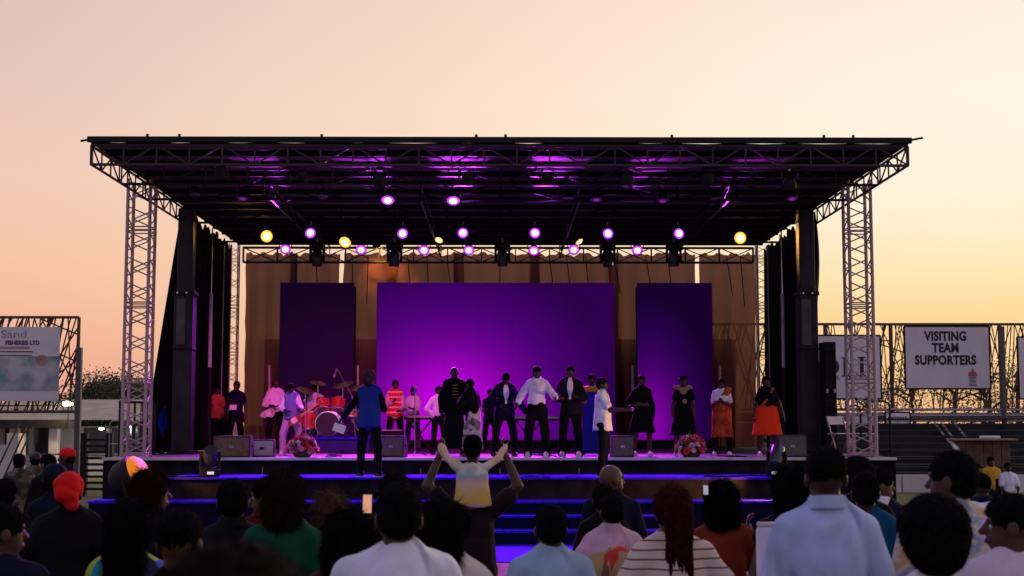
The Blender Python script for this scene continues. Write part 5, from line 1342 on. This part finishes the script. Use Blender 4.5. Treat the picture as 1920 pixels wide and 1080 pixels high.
            if kind == 'hoodie': P += [ell(U((0, .075, .80)), [.055 * H, .035 * H, .06 * H], RU, k), fru(V(0, .01, HZ + .24), V(0, .01, HZ - .05), (.090 * f * H, .072 * f * H), (.122 * f * H, .105 * f * H), .03 * H)]
            if kind == 'jacket': cuts = [cap(U((0, -.098, .86)), U((0, -.098, .64)), .070 * H, .034 * H)]; P += [fru(V(0, .003, HZ + .05), V(0, .003, HZ - .06), ((.095 * f + g) * H, (.075 * f + g) * H), ((.105 * f + g) * H, (.085 * f + g) * H), k)]
            if kind in ('shirt', 'tee', 'rolled', 'vest') and not sit and len(w) > 3: P += [fru(V(0, .003, HZ + .16), V(0, .003, HZ - w[3]), ((.078 * f + g) * H, (.064 * f + g) * H), ((.096 * f + g) * H, (.084 * f + g) * H), k * .6)]
            if kind in ('dress', 'slip', 'robe', 'coat') and not sit:
                hem = w[3] if len(w) > 3 else .27; r1 = w[4] if len(w) > 4 else .16
                P += [fru(V(0, .003, HZ + .06), V(0, .003, hem), (.092 * H, .075 * H), (r1 * H, r1 * .8 * H), k)]
            if Y < 9 and kind in ('tee', 'shirt', 'rolled') and not sit:          # pulled creases across the back, a centre pleat, a real collar
                yb = .062 * f + g + .020
                for a_, b_, r_ in (((0, yb, .80), (0, yb - .006, .64), .017), ((.07, yb - .012, .775), (.03, yb, .70), .018), ((-.075, yb - .012, .77), (-.02, yb, .72), .018), ((.08, yb - .016, .70), (.045, yb - .004, .61), .017), ((-.08, yb - .016, .71), (-.05, yb - .004, .63), .017), ((.035, yb - .002, .66), (.06, yb - .01, .56), .016), ((-.04, yb - .002, .65), (-.065, yb - .012, .55), .016), ((.095 * f, yb - .035, .79), (.085 * f, yb - .03, .70), .014), ((-.095 * f, yb - .035, .79), (-.085 * f, yb - .03, .70), .014)):
                    cuts = list(cuts) + [cap(U(a_), U(b_), r_ * H, r_ * .8 * H)]
                if kind == 'shirt':
                    cb = MB(); n_ = 26; prof_ = ((.0395, .838), (.0385, .872), (.041, .874), (.049, .846), (.047, .842)); vs_ = [U((r_ * math.cos(2 * math.pi * j / n_), .010 + r_ * 1.08 * math.sin(2 * math.pi * j / n_), z_ + .006 * math.sin(2 * math.pi * j / n_))) for r_, z_ in prof_ for j in range(n_)]
                    cb.add(vs_, [(i_ * n_ + j, i_ * n_ + (j + 1) % n_, (i_ + 1) * n_ + (j + 1) % n_, (i_ + 1) * n_ + j) for i_ in range(len(prof_) - 1) for j in range(n_)]); cb.build('collar', mat, t, True, True)
            fold = (.013 if Y < 9 else .009, 20, 24, 9, .0045)
        elif kind in ('skirt',):
            hem = w[3] if len(w) > 3 else .27; r1 = w[4] if len(w) > 4 else .15; r0 = w[5] if len(w) > 5 else .092 * f; P = [fru(V(0, .003, .615), V(0, .003, hem), (r0 * H, r0 * .82 * H), (r1 * H, r1 * .8 * H), k)]; fold = (.010, 40, 40, 2)
        elif kind == 'trousers':
            P = pelvis(g) + ([] if sit else [fru(V(0, .003, HZ + .082), V(0, .003, HZ), ((.083 * f + g) * H, (.066 * f + g) * H), ((.09 * f + g) * H, (.072 * f + g) * H), k)])
            for s in (-1, 1): P += leg(s, g, -.012)
            fold = (.007, 14, 14, 22)
        elif kind == 'shorts':
            P = pelvis(g)
            for s in (-1, 1): P += [cap(hipj[s], hipj[s].lerp(kn[s], .95), (.05 * f + g) * H, (.042 + g) * H, k)]
        elif kind == 'wrap':                              # cloth tied over one shoulder
            P = [ell(U((0, .0, .64)), [(.104 * f + .014) * H, (.088 * f + .014) * H, .13 * H], RU, k), cap(U((.085, -.01, .835)), U((-.04, -.055, .66)), .042 * H, .055 * H, k), cap(U((.085, .02, .835)), U((-.02, .05, .66)), .042 * H, .055 * H, k)]
            hem = w[3] if len(w) > 3 else .25; P += [fru(V(0, .003, .60), V(0, .003, hem), (.118 * H, .10 * H), (.14 * H, .118 * H), k)]; fold = (.010, 26, 26, 9)
        elif kind == 'bib': P = [ell(U((0, -.052, .73)), [.055 * H, .034 * H, .115 * H], RU, k), cap(U((-.09, .0, .835)), U((.09, .0, .835)), .030 * H, .030 * H, k), ell(U((0, .0, .815)), [.095 * H, .06 * H, .03 * H], RU, k)]; cuts = [cap(U((0, 0, .80)), U((0, 0, .9)), .036 * H, .036 * H)]
        elif kind == 'sash': P = [cap(U((.075, -.03, .83)), U((-.06, -.075, .62)), .022 * H, .022 * H, k), cap(U((.075, .035, .83)), U((-.06, .06, .62)), .022 * H, .022 * H, k)]
        elif kind == 'belt': P = [fru(V(0, .003, .612), V(0, .003, .585), ((.090) * H, .076 * H), (.094 * H, .08 * H), .01 * H)]; fold = None
        elif kind == 'shawl': P = [ell(U((0, .004, .80)), [.122 * H, .080 * H, .055 * H], RU, k), cap(U((-.09, -.02, .80)), U((-.075, -.06, .66)), .04 * H, .035 * H, k), cap(U((.09, -.02, .80)), U((.08, -.055, .68)), .04 * H, .035 * H, k)]; cuts = [cap(U((0, 0, .80)), U((0, 0, .9)), .036 * H, .036 * H)]
        elif kind == 'back_cloth': P = [ell(U((0, .02, .68)), [(.09 * f + .022) * H, (.066 * f + .026) * H, .12 * H], RU, k), ell(U((0, .085 * f, .69)), [.075 * H, .065 * H, .10 * H], RU, k)]
        shell(nm, grow(P, gst, None, cuts, (tuple(fold[:4]) + (.0045, .003 if kind in ('trousers', 'shorts') else .011)) if fold else None, int(px_)), mat, t)
        if nm in ('shirt', 'robe', 'jacket') and kind in ('robe',):
            for j in range(4):
                q = U((0, -.066 - g - .012, .78 - j * .035)); MB().box(q, (.06 * H, .01, .008)).build('button_bar', M('gold_braid', (.5, .35, .12), .4, .6), t, False, True)
    if shoe is not None:
        for s in (-1, 1):
            b = MB().ball((0, 0, 0), (.030 * H, .078 * H, .044 * H), 12, 8); b.v = [(x + an[s].x, y + an[s].y - .034 * H, max(z, -.018 * H) + an[s].z - .02 * H) for x, y, z in b.v]
            sh_ = b.build('shoe', shoe, t, True, True)
            MB().cbox((an[s].x, an[s].y - .034 * H, an[s].z - .0385 * H), (.058 * H, .15 * H, .008 * H), .003).build('sole', M('shoe_sole', (.5, .48, .46), .7), sh_, False, True)
    t['tall'] = round(H, 2)
    del t['tall']
    return t, H


# dyes
c_white = cloth('white', (.74, .72, .80), (60, .85)); c_black = cloth('black', (.0045, .004, .005)); c_navy = cloth('navy', (.006, .007, .026)); c_char = cloth('charcoal', (.009, .008, .011)); c_pinkw = cloth('pale_lilac', (.62, .50, .60), (60, .85))
c_dblue = cloth('royal_blue', (.012, .03, .26)); c_lblue = cloth('light_blue', (.44, .52, .76), (60, .85)); c_sky = cloth('powder_blue', (.30, .44, .56), (60, .85)); c_pink = cloth('pink', (.62, .36, .46), (60, .85)); c_green = cloth('dark_green', (.006, .07, .03)); c_rust = cloth('rust', (.20, .028, .012))
c_orange = cloth('vivid_orange', (1.0, .055, .012), noise=(3, .08)); c_cream = cloth('cream', (.62, .57, .53), (60, .85)); c_dred = cloth('dark_red', (.10, .008, .010)); c_red = cloth('scarlet', (.70, .012, .012)); c_teal = cloth('teal_blue', (.006, .07, .16)); c_khaki = cloth('khaki', (.30, .21, .11)); c_yellow = cloth('mustard', (.62, .33, .03)); c_camo = pattern('camo', [(.05, .045, .03), (.10, .08, .05), (.03, .028, .02), (.14, .11, .07)], 14)
c_hiviz = pattern('red_band', [(.60, .04, .02), (.60, .04, .02), (.75, .60, .55), (.60, .04, .02)], 2.6, 'stripe')
s_white = M('white_shoe', (.7, .66, .68), .5); s_black = M('black_shoe', (.012, .012, .012), .35)
BLK = ('trousers', c_black)
SG, AG, BG = 'performers on the stage', 'people in the audience', 'people in the background'



def tie_dye(z0, z1):
    """pastel dip-dyed cloth: bands of dye up the garment, run into each other"""
    m = bpy.data.materials.new('pastel_tie_dye'); m.use_nodes = True; n, l = m.node_tree.nodes, m.node_tree.links; b = n['Principled BSDF']; b.inputs['Roughness'].default_value = .9
    tc = n.new('ShaderNodeTexCoord'); sp = n.new('ShaderNodeSeparateXYZ'); l.new(tc.outputs['Object'], sp.inputs[0]); nz = n.new('ShaderNodeTexNoise'); nz.inputs['Scale'].default_value = 9; l.new(tc.outputs['Object'], nz.inputs[0])
    mr = n.new('ShaderNodeMapRange'); mr.inputs[1].default_value = z0; mr.inputs[2].default_value = z1; l.new(sp.outputs[2], mr.inputs[0])
    ad_ = n.new('ShaderNodeMath'); ad_.operation = 'MULTIPLY_ADD'; ad_.inputs[1].default_value = .42; l.new(nz.outputs[0], ad_.inputs[0]); l.new(mr.outputs[0], ad_.inputs[2]); sb_ = n.new('ShaderNodeMath'); sb_.operation = 'SUBTRACT'; sb_.inputs[1].default_value = .21; l.new(ad_.outputs[0], sb_.inputs[0])
    r = n.new('ShaderNodeValToRGB'); e = r.color_ramp.elements; cs = [(0, (.34, .20, .42)), (.10, (.40, .26, .44)), (.2, (.62, .38, .05)), (.38, (.62, .42, .16)), (.5, (.66, .46, .32)), (.6, (.50, .36, .46)), (.68, (.30, .44, .38)), (.78, (.60, .54, .50)), (1, (.66, .44, .26))]
    for i, (p, c) in enumerate(cs):
        x = e[i] if i < 2 else e.new(p); x.position = p; x.color = (*c, 1)
    l.new(sb_.outputs[0], r.inputs[0]); l.new(r.outputs[0], b.inputs[0]); return m


# --- performers
person(404, 35.2, 722, 10, 'person with an orange top standing in the shadow of the left side drape', SG, {'shirt': ('tee', cloth('dull_orange', (.45, .12, .05))), 'skirt': ('skirt', c_black, .01, .12, .14)}, DZ, 0, 'f', 'bun')
person(440, 33.8, 713, -12, 'person in a navy polo holding white sheets at the far left of the band', SG, {'shirt': ('tee', c_navy, .011, .03), 'trousers': BLK}, DZ, 1, arms=(CHEST, DOWN), shoe=s_black)
tag(MB().cbox(at(437, 764, 33.5), (.16, .02, .13), .004, Matrix.Rotation(R(-25), 3, 'X')).build('paper_sheets', m_white_paper), 'white sheets held by the person in the navy polo', 'paper')
person(514, 33.0, 708, 12, 'guitarist in a pale shirt and dark trousers with a white guitar', SG, {'shirt': ('rolled', c_pinkw, .011), 'trousers': BLK}, DZ, 0, hair='bald', arms=(((.35, -.1, -.9), (-.7, -.65, -.15)), ((.3, -.3, -.85), (.2, -.9, .1))), bow=10, shoe=s_black)
guitar(at(503, 775, 32.68), R(16), R(8), M('white_guitar', (.34, .30, .30), .35), 'white electric guitar slung on the guitarist in the pale shirt', .8)
person(545, 30.4, 716, -8, 'person in a denim waistcoat and pale trousers with a red guitar', SG, {'shirt': ('rolled', cloth('pale_blue', (.52, .56, .72)), .010), 'waistcoat': ('vest', cloth('denim', (.10, .14, .34)), .016), 'trousers': ('trousers', cloth('lilac_grey', (.36, .28, .44)), .014)}, DZ, 0, hair='cap', arms=(((.35, -.1, -.9), (-.7, -.65, -.25)), ((.35, -.2, -.85), (.1, -.9, -.1))), lean=6, bow=22, shoe=s_white, stance=.09)
guitar(at(553, 788, 30.05), R(35), R(-10), M('red_guitar', (.22, .01, .02), .3), 'red electric guitar played by the person in the denim waistcoat', .72)
person(590, 35.05, 716, 25, 'drummer in a white shirt seated behind the red drum kit', SG, {'shirt': ('rolled', c_white, .010), 'trousers': BLK}, RZ + .0, 1, arms=(FWD, FWD), pose='sit', bow=10, turn=15)
person(692, 26.0, 695, 165, 'person in a blue sleeveless jacket with dark sleeves standing on the blue apron', SG, {'shirt': ('shirt', c_black, .010), 'sleeveless_jacket': ('vest', c_dblue, .020, .05), 'trousers': ('trousers', c_black, .008)}, 1.05, 0, hair='afro', hm=hair_mat('greying', (.05, .03, .05)), arms=(((.2, -.35, -.9), (-.4, -.7, .5)), ((.6, -.1, -.75), (.65, -.2, -.7))), shoe=s_black, turn=-30, eyes=False)
tag(MB().cbox(at(636, 803, 25.95), (.22, .012, .15), .004, Matrix.Rotation(R(20), 3, 'Y')).build('paper_sheet', m_white_paper), 'white sheet held low by the person in the blue sleeveless jacket', 'paper')
person(740, 33.8, 711, 5, 'singer in a red reflective waistcoat over a pink shirt holding a microphone', SG, {'shirt': ('shirt', c_pink, .010), 'waistcoat': ('vest', c_hiviz, .018), 'trousers': BLK}, DZ, 0, arms=(CHEST, LAP), hair='fade', shoe=s_black)
person(774, 35.3, 724, -20, 'keyboard player in a white shirt left of centre', SG, {'shirt': ('rolled', c_white, .011), 'trousers': ('trousers', cloth('mauve', (.12, .06, .14)))}, DZ, 1, hair='fade', arms=(FWD, FWD), bow=10)
person(822, 30.6, 722, 30, 'person in a white sleeved top mostly hidden behind the tall person in the black robe', SG, {'shirt': ('shirt', c_white, .011), 'trousers': BLK}, DZ, 0, hair='short', arms=(HIP, DOWN))
person(851, 28.9, 685, 8, 'tall person in a long black robe with gold bars on the chest', SG, {'robe': ('robe', c_black, .016, .10, .15)}, DZ, 0, hair='bald', arms=(DOWN, DOWN), shoe=s_black)
person(886, 28.2, 708, -130, 'person in a black top and floral skirt turned away towards the left', SG, {'skirt': ('skirt', pattern('grey_floral', [(.42, .42, .38), (.08, .07, .07), (.55, .52, .48), (.2, .2, .18)], 11), .01, .10, .15), 'shirt': ('shirt', c_black, .022)}, DZ, 0, 'f', hair='short', arms=(((.6, -.3, -.7), (-.5, -.7, .4)), ((.5, -.2, -.8), (-.6, -.6, .3))), fat=1.1, lean=8, eyes=False)
person(946, 28.4, 695, 12, 'person in a dark suit bowing the head, left of the white shirted singer', SG, {'shirt': ('shirt', c_white, .008), 'jacket': ('jacket', c_navy, .018), 'trousers': ('trousers', c_char, .012)}, DZ, 0, hair='fade', arms=(((.5, .0, -.8), (-.55, -.6, -.4)), ((.45, -.1, -.85), (.45, -.35, -.8))), lean=7, bow=32, shoe=s_black, stance=.08)
person(1007, 28.1, 685, -8, 'singer in a white shirt with rolled sleeves at the centre of the stage', SG, {'shirt': ('rolled', c_white, .013), 'trousers': ('trousers', c_black, .016)}, DZ, 0, hair='cap', arms=(((.55, .0, -.8), (.25, -.5, -.7)), ((.6, -.05, -.75), (.15, -.8, -.2))), turn=8, bow=8, shoe=s_white, stance=.06)
person(1070, 28.4, 684, -6, 'person in an open dark suit over a white shirt, right of the white shirted singer', SG, {'shirt': ('shirt', c_white, .008), 'jacket': ('jacket', c_char, .018), 'trousers': ('trousers', c_black, .014)}, DZ, 1, hair='short', arms=(((.4, -.05, -.9), (-.3, -.85, -.1)), ((.35, -.1, -.9), (-.45, -.85, .05))), shoe=s_white)
person(919, 33.9, 728, 0, 'second keyboard player in dark clothes behind the bowing person', SG, {'shirt': ('tee', c_navy), 'trousers': BLK}, DZ, 1, hair='short', arms=(FWD, FWD))
person(1110, 29.9, 700, -12, 'person in a long blue dress with a yellow shawl behind the white t-shirt', SG, {'dress': ('dress', cloth('deep_blue', (.02, .03, .32)), .011, .04, .14), 'shawl': ('shawl', c_yellow)}, DZ, 0, 'f', hair='fade')
person(1131, 26.2, 706, 78, 'person in a white t-shirt pointing to the right on the blue apron', SG, {'shirt': ('tee', c_white, .016, .06), 'trousers': ('trousers', c_black, .008)}, 1.05, 0, hair='short', arms=(((.1, -.55, -.8), (-.05, -1, .05)), DOWN), shoe=s_black, eyes=True)
person(1205, 29.0, 702, 5, 'dancer in a black crop top and black flared skirt with white shoes', SG, {'crop_top': ('crop', c_black, .010), 'skirt': ('skirt', c_black, .01, .29, .165)}, DZ, 1, 'f', hair='bun', hm=HRED, arms=(HIP, DOWN), shoe=s_white)
person(1283, 28.9, 702, -6, 'person in a black hat and khaki bib over black clothes', SG, {'hat': c_black, 'dress': ('dress', c_black, .010, .26, .17), 'bib': ('bib', c_khaki)}, DZ, 1, 'f', hair='hat', arms=(DOWN, DOWN), shoe=s_white, fat=1.06)
m_wrap = pattern('orange_wrap', [(.42, .03, .015), (.55, .10, .02), (.30, .015, .012), (.60, .16, .04)], 5, 'noise')
person(1355, 29.0, 708, -14, 'person in a white t-shirt wrapped in an orange red cloth', SG, {'shirt': ('tee', c_white, .011), 'trousers': BLK, 'wrap': ('wrap', m_wrap, .01, .24)}, DZ, 0, 'f', hair='short', arms=(CHEST, CHEST), shoe=s_white, fat=1.05)
person(1440, 28.6, 703, -6, 'person in a black top and bright orange skirt at the right of the stage', SG, {'shirt': ('tee', c_black, .010), 'skirt': ('skirt', c_orange, .01, .26, .185, .118), 'sash': ('sash', cloth('burnt_orange', (.42, .10, .02)))}, DZ, 1, 'f', hair='braids', hm=HRED, arms=(((.35, .05, -.9), (.1, -.15, -1)), ((.45, .05, -.9), (.3, -.1, -.95))), shoe=s_white, fat=1.08)
person(301, 31.6, 752, 100, 'person in a blue shirt standing on the left wing beside the black drape', BG, {'shirt': ('shirt', cloth('strong_blue', (.01, .02, .42)), .012), 'trousers': BLK}, DZ - .25, 0, hair='short')

# --- audience, from the left; all watch the stage
A = 180
def aud(px_, Y, top, label, wear, **kw):
    kw.setdefault('eyes', False); kw.setdefault('face', A + rng.uniform(-12, 12)); f_ = kw.pop('face')
    if 'trousers' not in wear and 'dress' not in wear and 'skirt' not in wear: wear['trousers'] = BLK
    return person(px_, Y, top, f_, label, AG, wear, **kw)


aud(8, 6.0, 935, 'person in a navy t-shirt at the lower left corner, face turned right', {'shirt': ('tee', c_navy, .011)}, skin=1, turn=-50, hair='fade')
aud(12, 10.2, 893, 'dark haired person at the left edge behind the navy t-shirt', {'shirt': ('tee', c_black)}, skin=0)
aud(130, 9.2, 885, 'person in a scarlet headscarf and black clothes at the left', {'hat': c_red, 'dress': ('dress', c_black, .02, .1, .17)}, sex='f', hair='scarf', fat=1.25, arms=(HIP, HIP))
aud(104, 10.4, 866, 'person in a navy cap in front of the pavilion, behind the scarlet headscarf', {'hat': c_navy, 'shirt': ('shirt', c_navy, .012)}, hair='cap', skin=2, turn=20)
aud(288, 8.6, 880, 'person with wine red hair left of the apron, face turned right', {'shirt': ('tee', c_black)}, sex='f', hair='big', hm=HRED, turn=-55, skin=2, eyes=True)
aud(250, 6.3, 932, 'person with long dark hair in a bright multicoloured dress at the lower left', {'dress': ('dress', pattern('bright_print', [(.70, .55, .02), (.01, .03, .18), (.45, .02, .06), (.01, .30, .35), (.35, .50, .03), (.02, .02, .06), (.72, .45, .02), (.05, .12, .50)], 13, stretch=(1, 1, .45)), .012, .2, .16)}, sex='f', hair='long', skin=0)
aud(342, 5.2, 945, 'person with short dark hair between the bright dress and the huge near head', {'shirt': ('tee', c_black)}, skin=1, hair='fade')
aud(450, 1.5, 984, 'huge out of focus dark head nearest the camera', {'shirt': ('tee', c_black)}, hair='short', hm=HBR, st=.011, fat=1.0, face=176)
aud(438, 7.6, 892, 'person with close cropped dark hair in a dark shirt, left of the bearded profile', {'shirt': ('shirt', c_char)}, skin=0, hair='short')
aud(500, 8.9, 890, 'person with a red collar whose profile faces left', {'shirt': ('shirt', c_dred)}, skin=2, hair='fade', turn=75, eyes=True)
aud(536, 7.4, 882, 'person with big dark red tinted hair in a green dress', {'dress': ('dress', c_green, .012, .2, .15)}, sex='f', hair='big', hm=hair_mat('red_tint', (.022, .007, .008)), fat=1.05)
aud(624, 8.0, 920, 'person with bronze highlighted straight hair beside the raised phone', {'shirt': ('tee', c_black)}, sex='f', hair='long', hm=HHI, skin=2, fat=.95)
aud(655, 5.9, 957, 'person with a dark bun and a dark red top in front of the raised phone', {'shirt': ('tee', c_dred, .011)}, sex='f', hair='big', hm=HB, fat=1.05)
aud(738, 8.2, 880, 'person turned left behind the white shirt at centre left', {'shirt': ('tee', c_black)}, skin=2, hair='fade', turn=60)
aud(748, 5.35, 896, 'broad shouldered person in a white shirt at centre left', {'shirt': ('tee', c_white, .014, .05)}, skin=1, hair='short', fat=1.22)
aud(838, 6.0, 935, 'person with short dark hair in a cream top right of the white shirt', {'shirt': ('tee', c_cream, .012)}, sex='f', skin=1, hair='big', fat=1.02, turn=-35, eyes=True)
# the child on the shoulders and the one who carries it
carrier, hcar = aud(886, 11.0, 878, 'person in a dark t-shirt with raised arms carrying a child on the shoulders', {'shirt': ('tee', cloth('plum_black', (.02, .008, .012)), .012, .05)}, skin=1, arms=(UP, UP), hair='fade', fat=1.1, face=180)
zsh = hcar * .835
hood = tie_dye(-.05, .36)
person(886, 10.93, 815, 180, 'child in a pastel tie dye hoodie riding on the shoulders with arms raised', AG, {'hoodie': ('hoodie', hood, .011), 'trousers': BLK}, zsh, 0, hair='short', arms=(((.60, -.45, .40), (.42, -.55, .70)), ((.60, -.45, .40), (.42, -.55, .70))), pose='ride', hs=1.72, H=(at(886, 815, 10.93).z - zsh) / .605, eyes=False, shoe=s_white, st=.012, fat=1.45)
aud(1031, 7.0, 940, 'person in a powder blue t-shirt at the lower centre', {'shirt': ('tee', c_sky, .013, .05)}, skin=1, hair='short', fat=1.16)
aud(1147, 10.8, 864, 'person with a shaved head in a navy shirt near the stairs, face turned right', {'shirt': ('shirt', c_navy)}, skin=2, hair='bald', turn=-60, fat=1.1, eyes=True)
aud(1132, 10.0, 903, 'dark haired person between the shaved head and the pink shirt', {'shirt': ('tee', c_black)}, skin=0, hair='short', sex='f')
aud(1146, 9.0, 921, 'person in a pink shirt with a red and gold cloth tied on the back', {'shirt': ('shirt', c_pink, .013), 'carrying_cloth': ('back_cloth', pattern('red_gold', [(.40, .015, .015), (.42, .26, .10), (.16, .10, .05), (.50, .03, .02), (.36, .24, .12)], 9, stretch=(2.2, 2.2, .35))), 'skirt': ('skirt', c_dred, .01, .1, .15)}, sex='f', hair='short', fat=1.25, arms=(HIP, HIP))
aud(1258, 6.8, 904, 'person with long wine red braids in a cream striped t-shirt', {'shirt': ('tee', pattern('stripes', [(.60, .48, .38), (.13, .035, .03, .80), (.60, .48, .38, .98)], 7.3, 'stripe'), .013, .06)}, sex='f', skin=1, hair='braids', hm=hair_mat('braid_red', (.030, .006, .005)), fat=1.25, arms=(HIP, HIP))
aud(1352, 8.3, 900, 'person in a rust red dress holding up a small phone', {'dress': ('dress', c_rust, .012, .15, .15)}, sex='f', hair='big', arms=(((.3, -.5, -.8), (-.1, -.4, .9)), ((.4, -.3, -.85), (.2, -.9, .2))), skin=1)
aud(1482, 8.0, 874, 'dark haired person left of the light blue shirt holding a white bag', {'shirt': ('slip', c_black)}, sex='f', hair='big', skin=1, arms=(((.5, -.2, -.8), (-.2, -.8, -.2)), DOWN))
aud(1547, 6.4, 829, 'tall person in a light blue dress shirt seen from behind', {'shirt': ('shirt', c_lblue, .012, .08)}, skin=0, hair='fade', fat=1.06, face=178)
aud(1606, 9.0, 853, 'person with curly black hair behind the light blue shirt', {'shirt': ('tee', c_black)}, skin=0, hair='afro', hs=.92)
aud(1648, 9.8, 872, 'person in a dark suit with white collar, face turned right, beyond the light blue shirt', {'shirt': ('shirt', c_white, .006), 'jacket': ('coat', c_navy, .016, .3, .13)}, skin=2, hair='fade', turn=-75, eyes=True)
aud(1622, 8.6, 879, 'person in a teal blue dress right of the light blue shirt', {'dress': ('dress', c_teal, .012, .2, .15)}, sex='f', hair='short', skin=0)
aud(1782, 6.6, 837, 'tall person in a white shirt printed with blue and orange at the right', {'shirt': ('rolled', pattern('resort_print', [(.52, .47, .40), (.52, .47, .40), (.20, .24, .36), (.52, .47, .42), (.56, .27, .07), (.50, .46, .42)], 4.5, 'noise', stretch=(1, 1, 2)), .016, .08)}, skin=1, hair='short', turn=40, fat=1.08)
aud(1838, 12.0, 884, 'person in a navy shirt with a white collar behind the printed shirt', {'shirt': ('shirt', c_navy, .012), 'collar': ('shawl', c_white)}, skin=0, hair='fade')
aud(1745, 4.7, 935, 'person with rounded black hair and a white collar at the lower right', {'shirt': ('tee', c_white, .010)}, sex='f', skin=0, hair='afro', fat=.95)
aud(1888, 5.7, 917, 'person in a lilac white t-shirt at the right edge, face turned left', {'shirt': ('tee', c_pinkw, .013)}, skin=1, hair='fade', turn=72, eyes=True, fat=1.1)
# --- further back, left
for i, (q, Y, tp, hr_, cl, lab) in enumerate(((36, 19, 848, 'short', ('shirt', c_camo, .014), 'person in camouflage standing far left in front of the stairs'), (64, 21, 846, 'cap', ('shirt', c_camo, .014), 'person in camouflage with a cap in front of the pavilion wall'), (87, 16, 848, 'short', ('shirt', c_black, .012), 'person in black in front of the pavilion wall'),
                                              (122, 18, 838, 'cap', ('shirt', c_char, .012), 'person in a red cap in front of the pavilion wall'))):
    person(q, Y, tp, 180 + 30 * i, lab, BG, {'shirt': cl, 'trousers': ('trousers', c_camo if i < 2 else c_black), 'hat': c_red if i == 3 else c_camo}, skin=i % 3, hair=hr_, eyes=False)
# --- seated at the right, in front of the stand wall
for q, tp, mat, lab, Y in ((1834, 866, c_white, 'person in white seated before the stand wall, left of the mustard shirt', 30.5), (1859, 852, c_yellow, 'person in a mustard shirt seated before the stand wall', 31.8), (1891, 863, c_white, 'person in white seated before the stand wall, right of the mustard shirt', 30.5)):
    person(q, Y, tp, 0, lab, BG, {'shirt': ('tee', mat, .012), 'trousers': ('trousers', c_char)}, 0, 0, arms=(LAP, LAP), pose='sit', st=.02, hair='fade')
    x = at(q, 900, Y).x; ch = thing('plastic_chair', (x, Y, 0), 'dark chair under the ' + ('person in the mustard shirt' if mat is c_yellow else 'left person in white before the stand' if q < 1850 else 'right person in white before the stand'), 'chair', 'chairs before the stand wall')
    MB().cbox((x, Y - .05, .36), (.44, .44, .04), .015).build('seat', m_black, ch); MB().cbox((x, Y + .2, .62), (.42, .04, .42), .015).build('backrest', m_black, ch)
    for a in (-1, 1):
        for b_ in (-1, 1): rod('leg', (x + a * .19, Y - .05 + b_ * .19, 0), (x + a * .18, Y - .05 + b_ * .17, .35), .018, m_black_steel, ch)

# --- held things
def phone(c, w, h, d, label, colr, power):
    t = thing('phone', c, label, 'phone', 'phones held up'); q = Vector(d).to_track_quat('-Y', 'Z').to_matrix()
    MB().cbox(c, (w, .009, h), .004, q).build('case', m_black, t); m = M('phone_glow_' + label[:6], colr, .3, 0, (14, .5), emit=(colr, power))
    MB().box(Vector(c) + q @ Vector((0, -.006, 0)), (w * .9, .002, h * .92), 0, q).build('screen', m, t)


phone(at(689, 945, 7.2), .048, .098, (-.05, -1, .1), 'raised phone with a glowing orange screen left of the white shirt', (.9, .38, .2), .6)
phone(at(1323, 919, 8.0), .03, .055, (0, -1, .1), 'small phone with a pale screen left of the rust red dress', (.5, .5, .6), .45)
b = at(1452, 1040, 6.95)
bag = thing('tote_bag', (b.x, 6.95, b.z - .25), 'white cloth bag held beside the light blue shirt', 'bag')
MB().cbox((b.x, 6.95, b.z - .06), (.17, .08, .40), .025).build('pouch', c_white, bag, True)
MB().cbox((b.x, 6.95, b.z + .145), (.16, .07, .02), .008).build('hem', c_cream, bag, True)
